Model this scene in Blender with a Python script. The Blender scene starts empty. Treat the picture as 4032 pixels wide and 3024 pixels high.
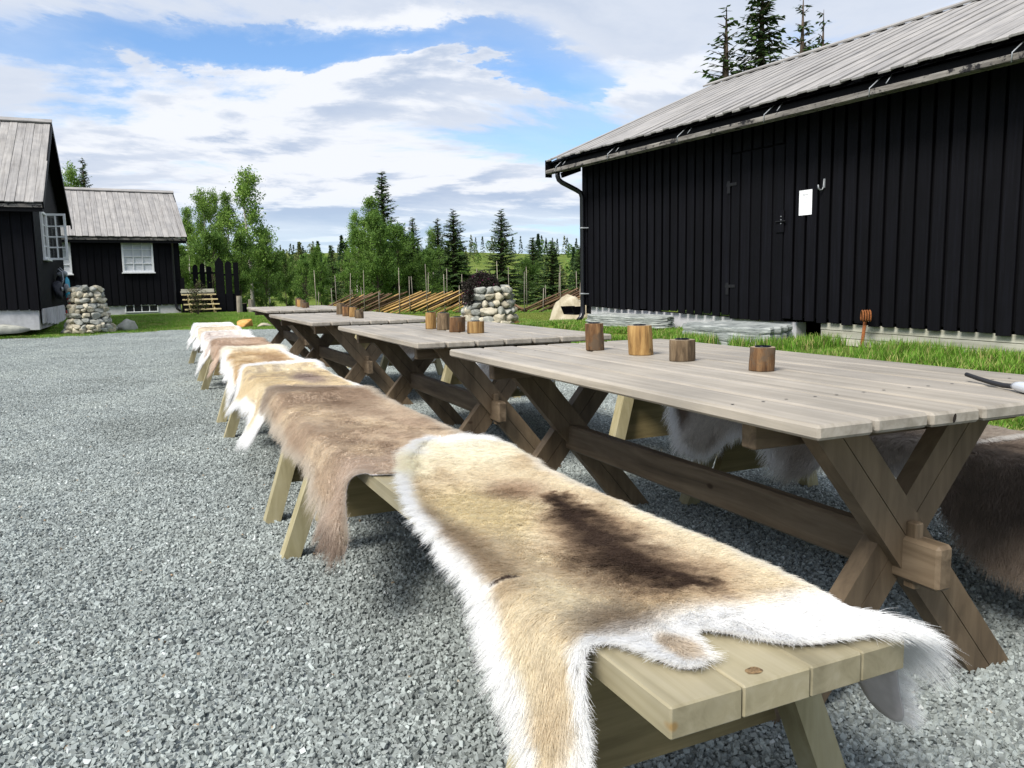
import bpy, math, random
import numpy as np
from mathutils import Vector, Matrix, geometry

rnd = random.Random(11)
rng = np.random.default_rng(11)
scene = bpy.context.scene
COL = scene.collection

# ------------------------------------------------------------------ camera
CAM_H, PITCH, ROLL, YAW = 0.986, 0.1256, -0.0173, 0.4163
cp, sp, cy, sy = math.cos(PITCH), math.sin(PITCH), math.cos(YAW), math.sin(YAW)
FW = np.array([sy * cp, cy * cp, -sp])
r0 = np.array([cy, -sy, 0.0])
u0 = np.cross(r0, FW)
RT = math.cos(ROLL) * r0 + math.sin(ROLL) * u0
UP = -math.sin(ROLL) * r0 + math.cos(ROLL) * u0
cam_data = bpy.data.cameras.new('camera')
cam_data.sensor_width = 36.0
cam_data.lens = 3161.0 / 4032.0 * 36.0
cam_data.clip_start = 0.05
cam_data.clip_end = 4000
cam = bpy.data.objects.new('camera', cam_data)
COL.objects.link(cam)
cam.matrix_world = Matrix(((RT[0], UP[0], -FW[0], 0), (RT[1], UP[1], -FW[1], 0), (RT[2], UP[2], -FW[2], CAM_H), (0, 0, 0, 1)))
scene.camera = cam

# ------------------------------------------------------------------ light and sky
SUN_EL, SUN_AZ = math.radians(47), math.radians(-118)      # azimuth measured from +Y towards +X
sun_dir = Vector((math.sin(SUN_AZ) * math.cos(SUN_EL), math.cos(SUN_AZ) * math.cos(SUN_EL), math.sin(SUN_EL)))
sun_data = bpy.data.lights.new('sun', 'SUN')
sun_data.energy = 2.4
sun_data.angle = math.radians(22)
sun_data.color = (1.0, 0.955, 0.88)
sun = bpy.data.objects.new('sun', sun_data)
COL.objects.link(sun)
sun.rotation_euler = (-sun_dir).to_track_quat('-Z', 'Y').to_euler()
sun.location = (-20, -20, 40)

world = bpy.data.worlds.new('World')
scene.world = world
world.use_nodes = True


def build_sky(world):
    nt = world.node_tree
    nt.nodes.clear()
    N, L = nt.nodes.new, nt.links.new

    def mth(op, a, b=None, c=None, clamp=False):
        n = N('ShaderNodeMath'); n.operation = op; n.use_clamp = clamp
        for i, v in enumerate((a, b, c)):
            if v is None: continue
            if isinstance(v, (int, float)): n.inputs[i].default_value = v
            else: L(v, n.inputs[i])
        return n.outputs[0]

    def sstep(v, lo, hi, a=0.0, b=1.0):
        n = N('ShaderNodeMapRange'); n.interpolation_type = 'SMOOTHSTEP'
        L(v, n.inputs[0])
        for i, q in enumerate((lo, hi, a, b)): n.inputs[i + 1].default_value = q
        return n.outputs[0]

    def noise(vec, scale, detail, rough, dist=0.0):
        n = N('ShaderNodeTexNoise'); n.noise_dimensions = '3D'
        n.inputs['Scale'].default_value = scale; n.inputs['Detail'].default_value = detail
        n.inputs['Roughness'].default_value = rough; n.inputs['Distortion'].default_value = dist
        L(vec, n.inputs['Vector']); return n.outputs['Fac']

    def mixc(f, a, b):
        n = N('ShaderNodeMix'); n.data_type = 'RGBA'
        if isinstance(f, (int, float)): n.inputs[0].default_value = f
        else: L(f, n.inputs[0])
        for i, v in ((6, a), (7, b)):
            if isinstance(v, tuple): n.inputs[i].default_value = (*v, 1)
            else: L(v, n.inputs[i])
        return n.outputs[2]

    out = N('ShaderNodeOutputWorld'); bg = N('ShaderNodeBackground'); bg.inputs['Strength'].default_value = 0.1
    L(bg.outputs[0], out.inputs[0])
    sky = N('ShaderNodeTexSky'); sky.sky_type = 'NISHITA'; sky.sun_disc = False
    sky.sun_elevation = SUN_EL; sky.sun_rotation = SUN_AZ
    sky.air_density = 1.0; sky.dust_density = 0.6; sky.ozone_density = 1.6
    tc = N('ShaderNodeTexCoord'); sx = N('ShaderNodeSeparateXYZ'); L(tc.outputs['Generated'], sx.inputs[0])
    X, Y, Z = sx.outputs
    zz = mth('ADD', mth('MAXIMUM', Z, 0.0), 0.11)
    px, py = mth('DIVIDE', X, zz), mth('DIVIDE', Y, zz)
    cb = N('ShaderNodeCombineXYZ'); L(px, cb.inputs[0]); L(py, cb.inputs[1]); cb.inputs[2].default_value = 3.7
    P = cb.outputs[0]
    mp = N('ShaderNodeMapping'); L(P, mp.inputs[0]); mp.inputs['Location'].default_value = (SKY_OFF[0], SKY_OFF[1], 0)
    mp.inputs['Rotation'].default_value = (0, 0, 0.35); mp.inputs['Scale'].default_value = (0.8, 1.0, 1)
    P = mp.outputs[0]
    big = noise(P, 0.34, 3.0, 0.5, 0.2)
    mid = noise(P, 0.95, 11.0, 0.61, 0.3)

    def shifted(v, off):
        m_ = N('ShaderNodeMapping'); L(v, m_.inputs[0]); m_.inputs['Location'].default_value = off; return m_.outputs[0]
    mid_s = noise(shifted(P, (0.08, 0.12, 0)), 0.95, 8.0, 0.59, 0.3)
    thick = noise(shifted(P, (2.10, -1.16, 2.0)), 0.62, 6.0, 0.55, 0.2)
    dens = mth('ADD', mth('MULTIPLY', big, 0.50), mth('MULTIPLY', mid, 0.76))
    # an opening of blue between the cloud decks
    gx, gy = 0.56, 2.48
    dx = mth('DIVIDE', mth('ADD', mth('SUBTRACT', px, gx), mth('MULTIPLY', mth('SUBTRACT', mid, 0.5), 1.3)), 1.0)
    dy = mth('DIVIDE', mth('ADD', mth('SUBTRACT', py, gy), mth('ADD', mth('MULTIPLY', mth('SUBTRACT', px, gx), 0.10), mth('MULTIPLY', mth('SUBTRACT', mid, 0.5), 2.2))), 0.25)
    rr = mth('SQRT', mth('ADD', mth('MULTIPLY', dx, dx), mth('MULTIPLY', dy, dy)))
    gap = sstep(rr, 0.40, 1.1, 1.0, 0.0)
    dens = mth('SUBTRACT', dens, mth('MULTIPLY', gap, 0.19))
    cover = sstep(dens, 0.500, 0.595)
    veil = sstep(dens, 0.40, 0.56, 0.0, 0.25)
    cover = mth('MAXIMUM', cover, veil)
    relief = mth('MULTIPLY', mth('SUBTRACT', mid_s, mid), 5.5)
    light = sstep(mth('ADD', thick, mth('MULTIPLY', relief, 0.42)), 0.43, 0.66)
    core = sstep(dens, 0.56, 0.80)
    white = (4.55, 4.7, 5.0)
    grey = (2.35, 2.85, 3.75)
    shade = mth('MULTIPLY', mth('SUBTRACT', 1.0, light), mth('ADD', 0.45, mth('MULTIPLY', core, 0.55)), clamp=True)
    ccol = mixc(shade, white, grey)
    blue = N('ShaderNodeVectorMath'); blue.operation = 'MULTIPLY'; L(sky.outputs[0], blue.inputs[0]); blue.inputs[1].default_value = (0.66, 0.80, 0.95)
    horizon = sstep(Z, 0.0, 0.20, 0.75, 0.0)
    base = mixc(horizon, blue.outputs[0], (2.9, 4.0, 5.1))
    fade = sstep(Z, 0.0, 0.12, 0.40, 1.0)
    col = mixc(mth('MULTIPLY', cover, fade), base, ccol)
    L(col, bg.inputs['Color'])


SKY_OFF = (7.3, 1.2)
build_sky(world)
vs = scene.view_settings
vs.view_transform = 'Standard'; vs.look = 'None'; vs.exposure = 1.03; vs.gamma = 1.0; vs.use_curve_mapping = False
scene.render.engine = 'CYCLES'
scene.cycles.use_denoising = True
scene.cycles.max_bounces = 6
scene.cycles.diffuse_bounces = 3
scene.cycles.transparent_max_bounces = 8
try:
    scene.cycles_curves.shape = 'RIBBONS'
except Exception:
    pass


# ------------------------------------------------------------------ helpers
def lin(r, g, b):
    f = lambda c: c / 12.92 if c <= 0.04045 else ((c + 0.055) / 1.055) ** 2.4
    return (f(r / 255), f(g / 255), f(b / 255))


def smooth(a, b, t):
    t = np.clip((np.asarray(t, float) - a) / (b - a), 0, 1)
    return t * t * (3 - 2 * t)


def vnoise(x, y, seed=0):
    """smooth value noise in 2D, 0..1"""
    x = np.asarray(x, float); y = np.asarray(y, float)
    xi, yi = np.floor(x).astype(int), np.floor(y).astype(int)
    fx, fy = x - xi, y - yi
    fx, fy = fx * fx * (3 - 2 * fx), fy * fy * (3 - 2 * fy)

    def h(i, j):
        n = (i * 374761393 + j * 668265263 + seed * 1442695041) & 0x7fffffff
        n = ((n ^ (n >> 13)) * 1274126177) & 0x7fffffff
        return ((n ^ (n >> 16)) & 0xffff) / 65535.0
    return (h(xi, yi) * (1 - fx) + h(xi + 1, yi) * fx) * (1 - fy) + (h(xi, yi + 1) * (1 - fx) + h(xi + 1, yi + 1) * fx) * fy


def fbm(x, y, seed=0, o=4):
    s, a, t = 0, 1, 0
    for k in range(o):
        s = s + a * vnoise(np.asarray(x) * 2 ** k, np.asarray(y) * 2 ** k, seed + k * 17); t += a; a *= 0.5
    return s / t


def in_poly(px, py, poly):
    px = np.asarray(px, float); py = np.asarray(py, float)
    inside = np.zeros(px.shape, bool)
    n = len(poly)
    for i in range(n):
        x1, y1 = poly[i]; x2, y2 = poly[(i + 1) % n]
        c = ((y1 > py) != (y2 > py)) & (px < (x2 - x1) * (py - y1) / (y2 - y1 + 1e-12) + x1)
        inside ^= c
    return inside


def edge_dist(px, py, poly):
    px = np.asarray(px, float); py = np.asarray(py, float)
    d = np.full(px.shape, 1e9)
    n = len(poly)
    for i in range(n):
        x1, y1 = poly[i]; x2, y2 = poly[(i + 1) % n]
        dx, dy = x2 - x1, y2 - y1
        t = np.clip(((px - x1) * dx + (py - y1) * dy) / (dx * dx + dy * dy + 1e-12), 0, 1)
        d = np.minimum(d, np.hypot(px - x1 - t * dx, py - y1 - t * dy))
    return d


def mesh_from(name, verts, faces, smooth_shade=False, mats=None, mat_idx=None, colors=None):
    me = bpy.data.meshes.new(name)
    v = np.asarray(verts, np.float32)
    me.from_pydata(v.tolist() if len(v) < 2000 else [], [], faces if len(v) < 2000 else [])
    if len(v) >= 2000:
        f = np.asarray(faces, np.int32)
        k = f.shape[1]
        me.vertices.add(len(v)); me.vertices.foreach_set('co', v.ravel())
        me.loops.add(f.size); me.loops.foreach_set('vertex_index', f.ravel())
        me.polygons.add(len(f)); me.polygons.foreach_set('loop_start', np.arange(0, f.size, k, dtype=np.int32))
        me.polygons.foreach_set('loop_total', np.full(len(f), k, np.int32))
        me.update(calc_edges=True)
    if colors is not None:
        at = me.attributes.new('Col', 'FLOAT_COLOR', 'POINT')
        c = np.ones((len(v), 4), np.float32); c[:, :3] = colors
        at.data.foreach_set('color', c.ravel())
    me.polygons.foreach_set('use_smooth', np.full(len(me.polygons), bool(smooth_shade)))
    for m in (mats or []): me.materials.append(m)
    if mat_idx is not None: me.polygons.foreach_set('material_index', np.asarray(mat_idx, np.int32))
    me.update()
    return me


WM = {}


def put(o, M=None, parent=None):
    """link an object at world matrix M under parent"""
    M = M or Matrix.Identity(4)
    COL.objects.link(o)
    if parent is not None:
        o.parent = parent
        o.matrix_parent_inverse = Matrix.Identity(4)
        o.matrix_local = WM[parent.name].inverted() @ M
    else:
        o.matrix_world = M
    WM[o.name] = M.copy()
    return o


def obj(name, me, parent=None, M=None, mat=None):
    o = bpy.data.objects.new(name, me)
    if mat is not None and len(me.materials) == 0: me.materials.append(mat)
    return put(o, M, parent)


def T(x, y, z): return Matrix.Translation((x, y, z))
def RZ(a): return Matrix.Rotation(a, 4, 'Z')
def RX(a): return Matrix.Rotation(a, 4, 'X')
def RY(a): return Matrix.Rotation(a, 4, 'Y')


def tag(o, label, cat, group=None, kind=None):
    if label: o['label'] = label
    if cat: o['category'] = cat
    if group: o['group'] = group
    if kind: o['kind'] = kind
    return o


def thing(name, label, cat, loc=(0, 0, 0), group=None, rz=0.0):
    o = bpy.data.objects.new(name, None)
    o.empty_display_size = 0.1
    put(o, T(*loc) @ RZ(rz))
    return tag(o, label, cat, group)


def structure(name, me, M=None):
    o = obj(name, me, None, M); o['kind'] = 'structure'; return o


def cbox_geo(l, w, t, c):
    """chamfered box centred on the origin: 24 verts"""
    hx, hy, hz = l / 2, w / 2, t / 2
    V, idx = [], {}
    for sx_ in (-1, 1):
        for sy_ in (-1, 1):
            for sz_ in (-1, 1):
                for ax in range(3):
                    p = [sx_ * (hx - c), sy_ * (hy - c), sz_ * (hz - c)]
                    p[ax] = (sx_ * hx, sy_ * hy, sz_ * hz)[ax]
                    idx[(sx_, sy_, sz_, ax)] = len(V); V.append(p)
    F = []
    for ax in range(3):
        a, b = (ax + 1) % 3, (ax + 2) % 3
        for s in (-1, 1):
            q = []
            for (i, j) in ((-1, -1), (1, -1), (1, 1), (-1, 1)):
                k = [0, 0, 0]; k[ax] = s; k[a] = i; k[b] = j; q.append(idx[(*k, ax)])
            F.append(q if s > 0 else q[::-1])
    for ax in range(3):
        a, b = (ax + 1) % 3, (ax + 2) % 3
        for i in (-1, 1):
            for j in (-1, 1):
                k0 = [0, 0, 0]; k0[ax] = -1; k0[a] = i; k0[b] = j
                k1 = list(k0); k1[ax] = 1
                q = [idx[(*k0, a)], idx[(*k1, a)], idx[(*k1, b)], idx[(*k0, b)]]
                F.append(q if i * j < 0 else q[::-1])
    for sx_ in (-1, 1):
        for sy_ in (-1, 1):
            for sz_ in (-1, 1):
                q = [idx[(sx_, sy_, sz_, a)] for a in range(3)]
                F.append(q if sx_ * sy_ * sz_ > 0 else q[::-1])
    return V, F


_cb = {}


def cbox(l, w, t, c, mat):
    key = (round(l, 3), round(w, 3), round(t, 3), round(c, 4), mat.name)
    if key not in _cb:
        V, F = cbox_geo(l, w, t, min(c, l * .45, w * .45, t * .45))
        _cb[key] = mesh_from('plank_mesh', V, F, mats=[mat])
    return _cb[key]


def frame_between(p0, p1, up=(0, 0, 1)):
    p0, p1 = Vector(p0), Vector(p1)
    x = (p1 - p0).normalized(); u = Vector(up)
    y = u.cross(x)
    if y.length < 1e-5: y = Vector((0, 1, 0)).cross(x)
    y.normalize(); z = x.cross(y)
    M = Matrix((x, y, z)).transposed().to_4x4()
    M.translation = (p0 + p1) / 2
    return M


def beam(name, p0, p1, w, t, mat, parent=None, up=(0, 0, 1), c=0.004):
    """board from p0 to p1; w across, t along 'up'"""
    L_ = (Vector(p1) - Vector(p0)).length
    return obj(name, cbox(L_, w, t, c, mat), parent, frame_between(p0, p1, up))


def tube_geo(path, rad, seg=8, caps=True):
    path = [Vector(p) for p in path]
    rad = rad if hasattr(rad, '__len__') else [rad] * len(path)
    V, F = [], []
    prev = None
    for i, p in enumerate(path):
        d = (path[min(i + 1, len(path) - 1)] - path[max(i - 1, 0)]).normalized()
        if prev is None:
            a = d.orthogonal().normalized()
        else:
            a = (prev - d * prev.dot(d)).normalized()
        prev = a
        b = d.cross(a)
        for k in range(seg):
            an = 2 * math.pi * k / seg
            V.append(tuple(p + (a * math.cos(an) + b * math.sin(an)) * rad[i]))
    for i in range(len(path) - 1):
        for k in range(seg):
            F.append([i * seg + k, i * seg + (k + 1) % seg, (i + 1) * seg + (k + 1) % seg, (i + 1) * seg + k])
    if caps:
        F.append(list(range(seg))[::-1]); F.append([(len(path) - 1) * seg + k for k in range(seg)])
    return V, F


def tube(name, path, rad, mat, parent=None, seg=8):
    V, F = tube_geo(path, rad, seg)
    return obj(name, mesh_from(name, V, F, True, [mat]), parent)


def join_geo(parts):
    V, F = [], []
    for v, f in parts:
        o = len(V); V += [tuple(p) for p in v]; F += [[i + o for i in q] for q in f]
    return V, F


def xform(geo, M):
    return [tuple(M @ Vector(p)) for p in geo[0]], geo[1]


# local frame of the barn and of the far house (5 degrees off the table rows)
AZ = math.radians(-5.0)
NRv, DFv = np.array([math.cos(AZ), -math.sin(AZ)]), np.array([math.sin(AZ), math.cos(AZ)])


def AB(a, b, z=0.0):
    p = NRv * a + DFv * b
    return (float(p[0]), float(p[1]), float(z))


# ------------------------------------------------------------------ materials
def new_mat(name):
    m = bpy.data.materials.new(name); m.use_nodes = True
    nt = m.node_tree
    b = nt.nodes['Principled BSDF']
    return m, nt, b


def ramp(nt, stops):
    n = nt.nodes.new('ShaderNodeValToRGB')
    e = n.color_ramp.elements
    while len(e) < len(stops): e.new(0.5)
    for k, (p, c) in enumerate(stops):
        e[k].position = p; e[k].color = (*c, 1)
    return n


def tex_noise(nt, vec, scale, detail=4, rough=0.55, dist=0):
    n = nt.nodes.new('ShaderNodeTexNoise')
    n.inputs['Scale'].default_value = scale; n.inputs['Detail'].default_value = detail
    n.inputs['Roughness'].default_value = rough; n.inputs['Distortion'].default_value = dist
    if vec is not None: nt.links.new(vec, n.inputs['Vector'])
    return n


def mix_rgb(nt, fac, a, b, blend='MIX'):
    n = nt.nodes.new('ShaderNodeMix'); n.data_type = 'RGBA'; n.blend_type = blend
    for i, v in ((0, fac), (6, a), (7, b)):
        if isinstance(v, (int, float)): n.inputs[i].default_value = v
        elif isinstance(v, tuple): n.inputs[i].default_value = (*v, 1)
        else: nt.links.new(v, n.inputs[i])
    return n.outputs[2]


def bump(nt, b, h, strength, dist=0.01):
    n = nt.nodes.new('ShaderNodeBump'); n.inputs['Strength'].default_value = strength; n.inputs['Distance'].default_value = dist
    nt.links.new(h, n.inputs['Height']); nt.links.new(n.outputs[0], b.inputs['Normal'])


def obj_coords(nt, scale):
    tc = nt.nodes.new('ShaderNodeTexCoord'); oi = nt.nodes.new('ShaderNodeObjectInfo')
    mu = nt.nodes.new('ShaderNodeVectorMath'); mu.operation = 'ADD'
    sc = nt.nodes.new('ShaderNodeMath'); sc.operation = 'MULTIPLY'; sc.inputs[1].default_value = 37.0
    nt.links.new(oi.outputs['Random'], sc.inputs[0])
    cb = nt.nodes.new('ShaderNodeCombineXYZ')
    for i in range(3): nt.links.new(sc.outputs[0], cb.inputs[i])
    nt.links.new(tc.outputs['Object'], mu.inputs[0]); nt.links.new(cb.outputs[0], mu.inputs[1])
    mp = nt.nodes.new('ShaderNodeMapping'); nt.links.new(mu.outputs[0], mp.inputs[0]); mp.inputs['Scale'].default_value = scale
    return mp.outputs[0], oi.outputs['Random'], mu.outputs[0]


def wood(name, dark, mid, light, rough=0.7, grain=(2.2, 38, 38), bstr=0.25, vary=0.35, knots=0.0, knot_col=(0.08, 0.04, 0.02), wear=None):
    m, nt, b = new_mat(name)
    L = nt.links.new
    v, r_, raw = obj_coords(nt, grain)
    n1 = tex_noise(nt, v, 1.0, 6, 0.62, 0.6)
    rp = ramp(nt, [(0.28, dark), (0.5, mid), (0.74, light)])
    L(n1.outputs['Fac'], rp.inputs[0])
    col = rp.outputs[0]
    n2 = tex_noise(nt, raw, 3.0, 4, 0.6)
    rp2 = ramp(nt, [(0.32, (0.72, 0.72, 0.72)), (0.68, (1.12, 1.10, 1.06))]); L(n2.outputs['Fac'], rp2.inputs[0])
    col = mix_rgb(nt, 0.8, col, rp2.outputs[0], 'MULTIPLY')
    rv = ramp(nt, [(0, (1 - vary, 1 - vary, 1 - vary * 0.9)), (1, (1 + vary * 0.35, 1 + vary * 0.3, 1 + vary * 0.25))]); L(r_, rv.inputs[0])
    col = mix_rgb(nt, 1.0, col, rv.outputs[0], 'MULTIPLY')
    if knots > 0:
        vo = nt.nodes.new('ShaderNodeTexVoronoi'); vo.inputs['Scale'].default_value = 1.0
        mp = nt.nodes.new('ShaderNodeMapping'); L(raw, mp.inputs[0]); mp.inputs['Scale'].default_value = (4.5, 8.5, 8.5)
        L(mp.outputs[0], vo.inputs['Vector'])
        kr = ramp(nt, [(0.07 * knots, (1, 1, 1)), (0.15 * knots, (0, 0, 0))]); L(vo.outputs['Distance'], kr.inputs[0])
        col = mix_rgb(nt, kr.outputs[0], col, knot_col)
    if wear:
        n3 = tex_noise(nt, raw, 9.0, 7, 0.72)
        wr = ramp(nt, [(wear[1], (0, 0, 0)), (wear[1] + 0.07, (1, 1, 1))]); L(n3.outputs['Fac'], wr.inputs[0])
        col = mix_rgb(nt, wr.outputs[0], col, wear[0])
    L(col, b.inputs['Base Color'])
    b.inputs['Roughness'].default_value = rough
    b.inputs['Specular IOR Level'].default_value = 0.3
    bump(nt, b, n1.outputs['Fac'], bstr, 0.004)
    return m


def plain(name, c, rough=0.6, metal=0.0, noise_amt=0.25, nscale=30, bstr=0.1, spec=0.4):
    m, nt, b = new_mat(name)
    v, r_, raw = obj_coords(nt, (1, 1, 1))
    n = tex_noise(nt, raw, nscale, 5, 0.6)
    rp = ramp(nt, [(0.3, tuple(k * (1 - noise_amt) for k in c)), (0.7, tuple(min(1, k * (1 + noise_amt * 0.7)) for k in c))])
    nt.links.new(n.outputs['Fac'], rp.inputs[0]); nt.links.new(rp.outputs[0], b.inputs['Base Color'])
    b.inputs['Roughness'].default_value = rough; b.inputs['Metallic'].default_value = metal
    b.inputs['Specular IOR Level'].default_value = spec
    bump(nt, b, n.outputs['Fac'], bstr, 0.003)
    return m


def attr_mat(name, rough=0.8, attr='Col', spec=0.2, translucent=0.0, vary=0.0, patch=False):
    m, nt, b = new_mat(name)
    a = nt.nodes.new('ShaderNodeAttribute'); a.attribute_name = attr
    col = a.outputs['Color']
    if patch:
        geo = nt.nodes.new('ShaderNodeNewGeometry')
        n1 = tex_noise(nt, geo.outputs['Position'], 0.9, 5, 0.6, 0.5)
        rp = ramp(nt, [(0.32, (0.80, 0.80, 0.79)), (0.5, (1, 1, 1)), (0.70, (1.14, 1.13, 1.10))]); nt.links.new(n1.outputs['Fac'], rp.inputs[0])
        col = mix_rgb(nt, 1.0, col, rp.outputs[0], 'MULTIPLY')
    if vary:
        oi = nt.nodes.new('ShaderNodeObjectInfo')
        rp = ramp(nt, [(0, (1 - vary, 1 - vary, 1 - vary)), (1, (1 + vary * .5, 1 + vary * .5, 1 + vary * .3))])
        nt.links.new(oi.outputs['Random'], rp.inputs[0]); col = mix_rgb(nt, 1.0, col, rp.outputs[0], 'MULTIPLY')
    nt.links.new(col, b.inputs['Base Color'])
    b.inputs['Roughness'].default_value = rough; b.inputs['Specular IOR Level'].default_value = spec
    if translucent:
        tr = nt.nodes.new('ShaderNodeBsdfTranslucent'); nt.links.new(col, tr.inputs[0])
        mx = nt.nodes.new('ShaderNodeMixShader'); mx.inputs[0].default_value = translucent
        nt.links.new(b.outputs[0], mx.inputs[1]); nt.links.new(tr.outputs[0], mx.inputs[2])
        nt.links.new(mx.outputs[0], nt.nodes['Material Output'].inputs[0])
    return m


def stone_mat(name, c0, c1, c2, scale=6, bstr=0.5, vary=0.3, stretch=(1, 1, 1)):
    m, nt, b = new_mat(name)
    raw, r_, _ = obj_coords(nt, stretch)
    n = tex_noise(nt, raw, scale, 8, 0.65, 0.4)
    rp = ramp(nt, [(0.3, c0), (0.52, c1), (0.72, c2)]); nt.links.new(n.outputs['Fac'], rp.inputs[0])
    rv = ramp(nt, [(0, (1 - vary, 1 - vary, 1 - vary)), (0.5, (1, 0.98, 0.93)), (1, (1 + vary * .2, 1 + vary * .2, 1 + vary * .22))]); nt.links.new(r_, rv.inputs[0])
    nt.links.new(mix_rgb(nt, 1.0, rp.outputs[0], rv.outputs[0], 'MULTIPLY'), b.inputs['Base Color'])
    b.inputs['Roughness'].default_value = 0.85; b.inputs['Specular IOR Level'].default_value = 0.25
    bump(nt, b, n.outputs['Fac'], bstr, 0.02)
    return m


M_TABLE = wood('weathered_table_wood', lin(138, 131, 120), lin(162, 155, 144), lin(180, 173, 163), 0.55, (1.2, 34, 34), 0.14, 0.10, 0.25, lin(138, 124, 110))
M_FRAME = wood('stained_frame_wood', lin(78, 66, 52), lin(112, 97, 78), lin(138, 122, 101), 0.6, (2.0, 26, 26), 0.25, 0.25, 0.6, lin(58, 42, 28))
M_BENCH = wood('impregnated_pine', lin(136, 128, 103), lin(154, 146, 120), lin(168, 160, 137), 0.55, (1.2, 26, 26), 0.10, 0.08, 0.5, lin(140, 116, 76))
M_BENCHD = wood('impregnated_pine_dark', lin(110, 98, 66), lin(138, 124, 88), lin(160, 146, 108), 0.6, (1.8, 24, 24), 0.15, 0.2, 0.6, lin(92, 74, 48))
M_BLACK = wood('black_stained_board', lin(5, 5, 10), lin(10, 10, 16), lin(17, 18, 26), 0.70, (1.5, 40, 40), 0.35, 0.35, 0, wear=(lin(120, 122, 124), 0.745))
M_BLACK.node_tree.nodes['Principled BSDF'].inputs['Specular IOR Level'].default_value = 0.14
M_BLACKP = plain('black_painted_wood', lin(8, 8, 12), 0.6, 0, 0.3, 20, 0.1, 0.16)
M_ROOF = wood('silvered_roof_board', lin(128, 125, 123), lin(157, 155, 154), lin(176, 174, 173), 0.85, (1.0, 26, 26), 0.25, 0.10, 0, wear=(lin(112, 106, 100), 0.70))
M_FASCIA = wood('weathered_fascia', lin(62, 59, 57), lin(126, 122, 117), lin(168, 165, 160), 0.85, (3.0, 30, 30), 0.5, 0.2, 0, wear=(lin(34, 33, 36), 0.53))
M_WHITE = plain('white_window_paint', lin(226, 228, 230), 0.45, 0, 0.06, 8, 0.05)
M_PAPER = plain('white_paper', lin(244, 245, 248), 0.7, 0, 0.02, 4, 0.02)
M_INK = plain('grey_ink', lin(150, 154, 160), 0.8, 0, 0.05, 10, 0.0)
M_GALV = plain('galvanised_steel', lin(150, 154, 158), 0.5, 0.4, 0.15, 60, 0.1)
M_IRON = plain('black_iron', lin(17, 17, 21), 0.6, 0.0, 0.4, 60, 0.2)
M_PIPE = plain('black_downpipe', lin(20, 20, 26), 0.28, 0.0, 0.2, 20, 0.02, 0.6)
M_RUST = plain('rusty_iron', lin(138, 84, 46), 0.9, 0.1, 0.5, 90, 0.6)
M_CONC = plain('pale_foundation', lin(188, 188, 192), 0.85, 0, 0.22, 5, 0.3)
M_BASEW = wood('pale_base_board', lin(150, 150, 134), lin(182, 182, 168), lin(204, 204, 194), 0.8, (1.4, 20, 20), 0.3, 0.2, 0)
M_STONE = stone_mat('field_stone', lin(138, 132, 116), lin(190, 183, 164), lin(216, 210, 194), 2.4, 0.6, 0.30)
M_STONEG = stone_mat('grey_field_stone', lin(112, 114, 110), lin(158, 160, 154), lin(196, 196, 188), 2.6, 0.6, 0.25)
M_STONEO = stone_mat('ochre_field_stone', lin(150, 104, 58), lin(204, 152, 88), lin(222, 186, 128), 7, 0.5, 0.15)
M_SLAB = stone_mat('slate_slab', lin(96, 102, 103), lin(156, 162, 162), lin(200, 203, 201), 3, 0.45, 0.1, (2.0, 2.0, 16.0))
M_BOULDER = stone_mat('pale_boulder', lin(142, 132, 110), lin(180, 172, 152), lin(204, 198, 184), 4, 0.6, 0.08)
M_LOG = wood('split_log_side', lin(58, 42, 28), lin(132, 102, 66), lin(190, 158, 106), 0.8, (55, 55, 7.0), 0.9, 0.45, 0.0, lin(60, 40, 22), wear=(lin(112, 94, 74), 0.52))
M_LOGS = [wood('reddish_log_side', lin(50, 34, 24), lin(112, 82, 54), lin(156, 122, 84), 0.85, (60, 60, 8.0), 0.9, 0.3, 0.0, wear=(lin(92, 76, 60), 0.50)),
          wood('golden_log_side', lin(84, 58, 32), lin(164, 128, 78), lin(202, 168, 110), 0.8, (50, 50, 6.0), 0.8, 0.25, 0.0, wear=(lin(116, 92, 62), 0.60)),
          wood('greyish_log_side', lin(54, 44, 34), lin(116, 98, 76), lin(158, 140, 112), 0.9, (60, 60, 9.0), 1.0, 0.3, 0.0, wear=(lin(150, 128, 96), 0.58))]
M_LOGTOP = wood('log_end_grain', lin(120, 104, 84), lin(160, 144, 122), lin(184, 170, 150), 0.8, (30, 30, 30), 0.4, 0.2)
M_TIN = plain('dark_tealight_tin', lin(46, 48, 66), 0.3, 0.5, 0.2, 40, 0.05)
M_RAIL = wood('spruce_pole_bark', lin(72, 54, 40), lin(118, 94, 72), lin(150, 128, 104), 0.85, (3, 30, 30), 0.5, 0.45)
M_RAILY = wood('fresh_split_rail', lin(150, 118, 70), lin(196, 160, 100), lin(220, 190, 138), 0.75, (3, 30, 30), 0.3, 0.25)
M_STEPW = wood('fresh_pine_board', lin(190, 172, 124), lin(214, 198, 152), lin(228, 216, 178), 0.6, (2, 24, 24), 0.15, 0.12)
M_POST = wood('grey_log_post', lin(112, 106, 94), lin(154, 147, 134), lin(184, 178, 166), 0.85, (20, 20, 2.5), 0.5, 0.3)
M_BARK = plain('spruce_bark', lin(84, 72, 60), 0.9, 0, 0.4, 18, 0.5)
M_BIRCHBARK = plain('birch_bark', lin(196, 190, 182), 0.8, 0, 0.45, 7, 0.3)
M_TWIG = plain('dark_twig', lin(74, 64, 54), 0.9, 0, 0.3, 18, 0.2)
M_LEAF = attr_mat('birch_leaf', 0.6, 'Col', 0.25, 0.35, 0.18)
M_NEEDLE = attr_mat('spruce_needle', 0.65, 'Col', 0.2, 0.12, 0.18)
M_GRASSB = attr_mat('grass_blade', 0.6, 'Col', 0.2, 0.35, 0.15)
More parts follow.
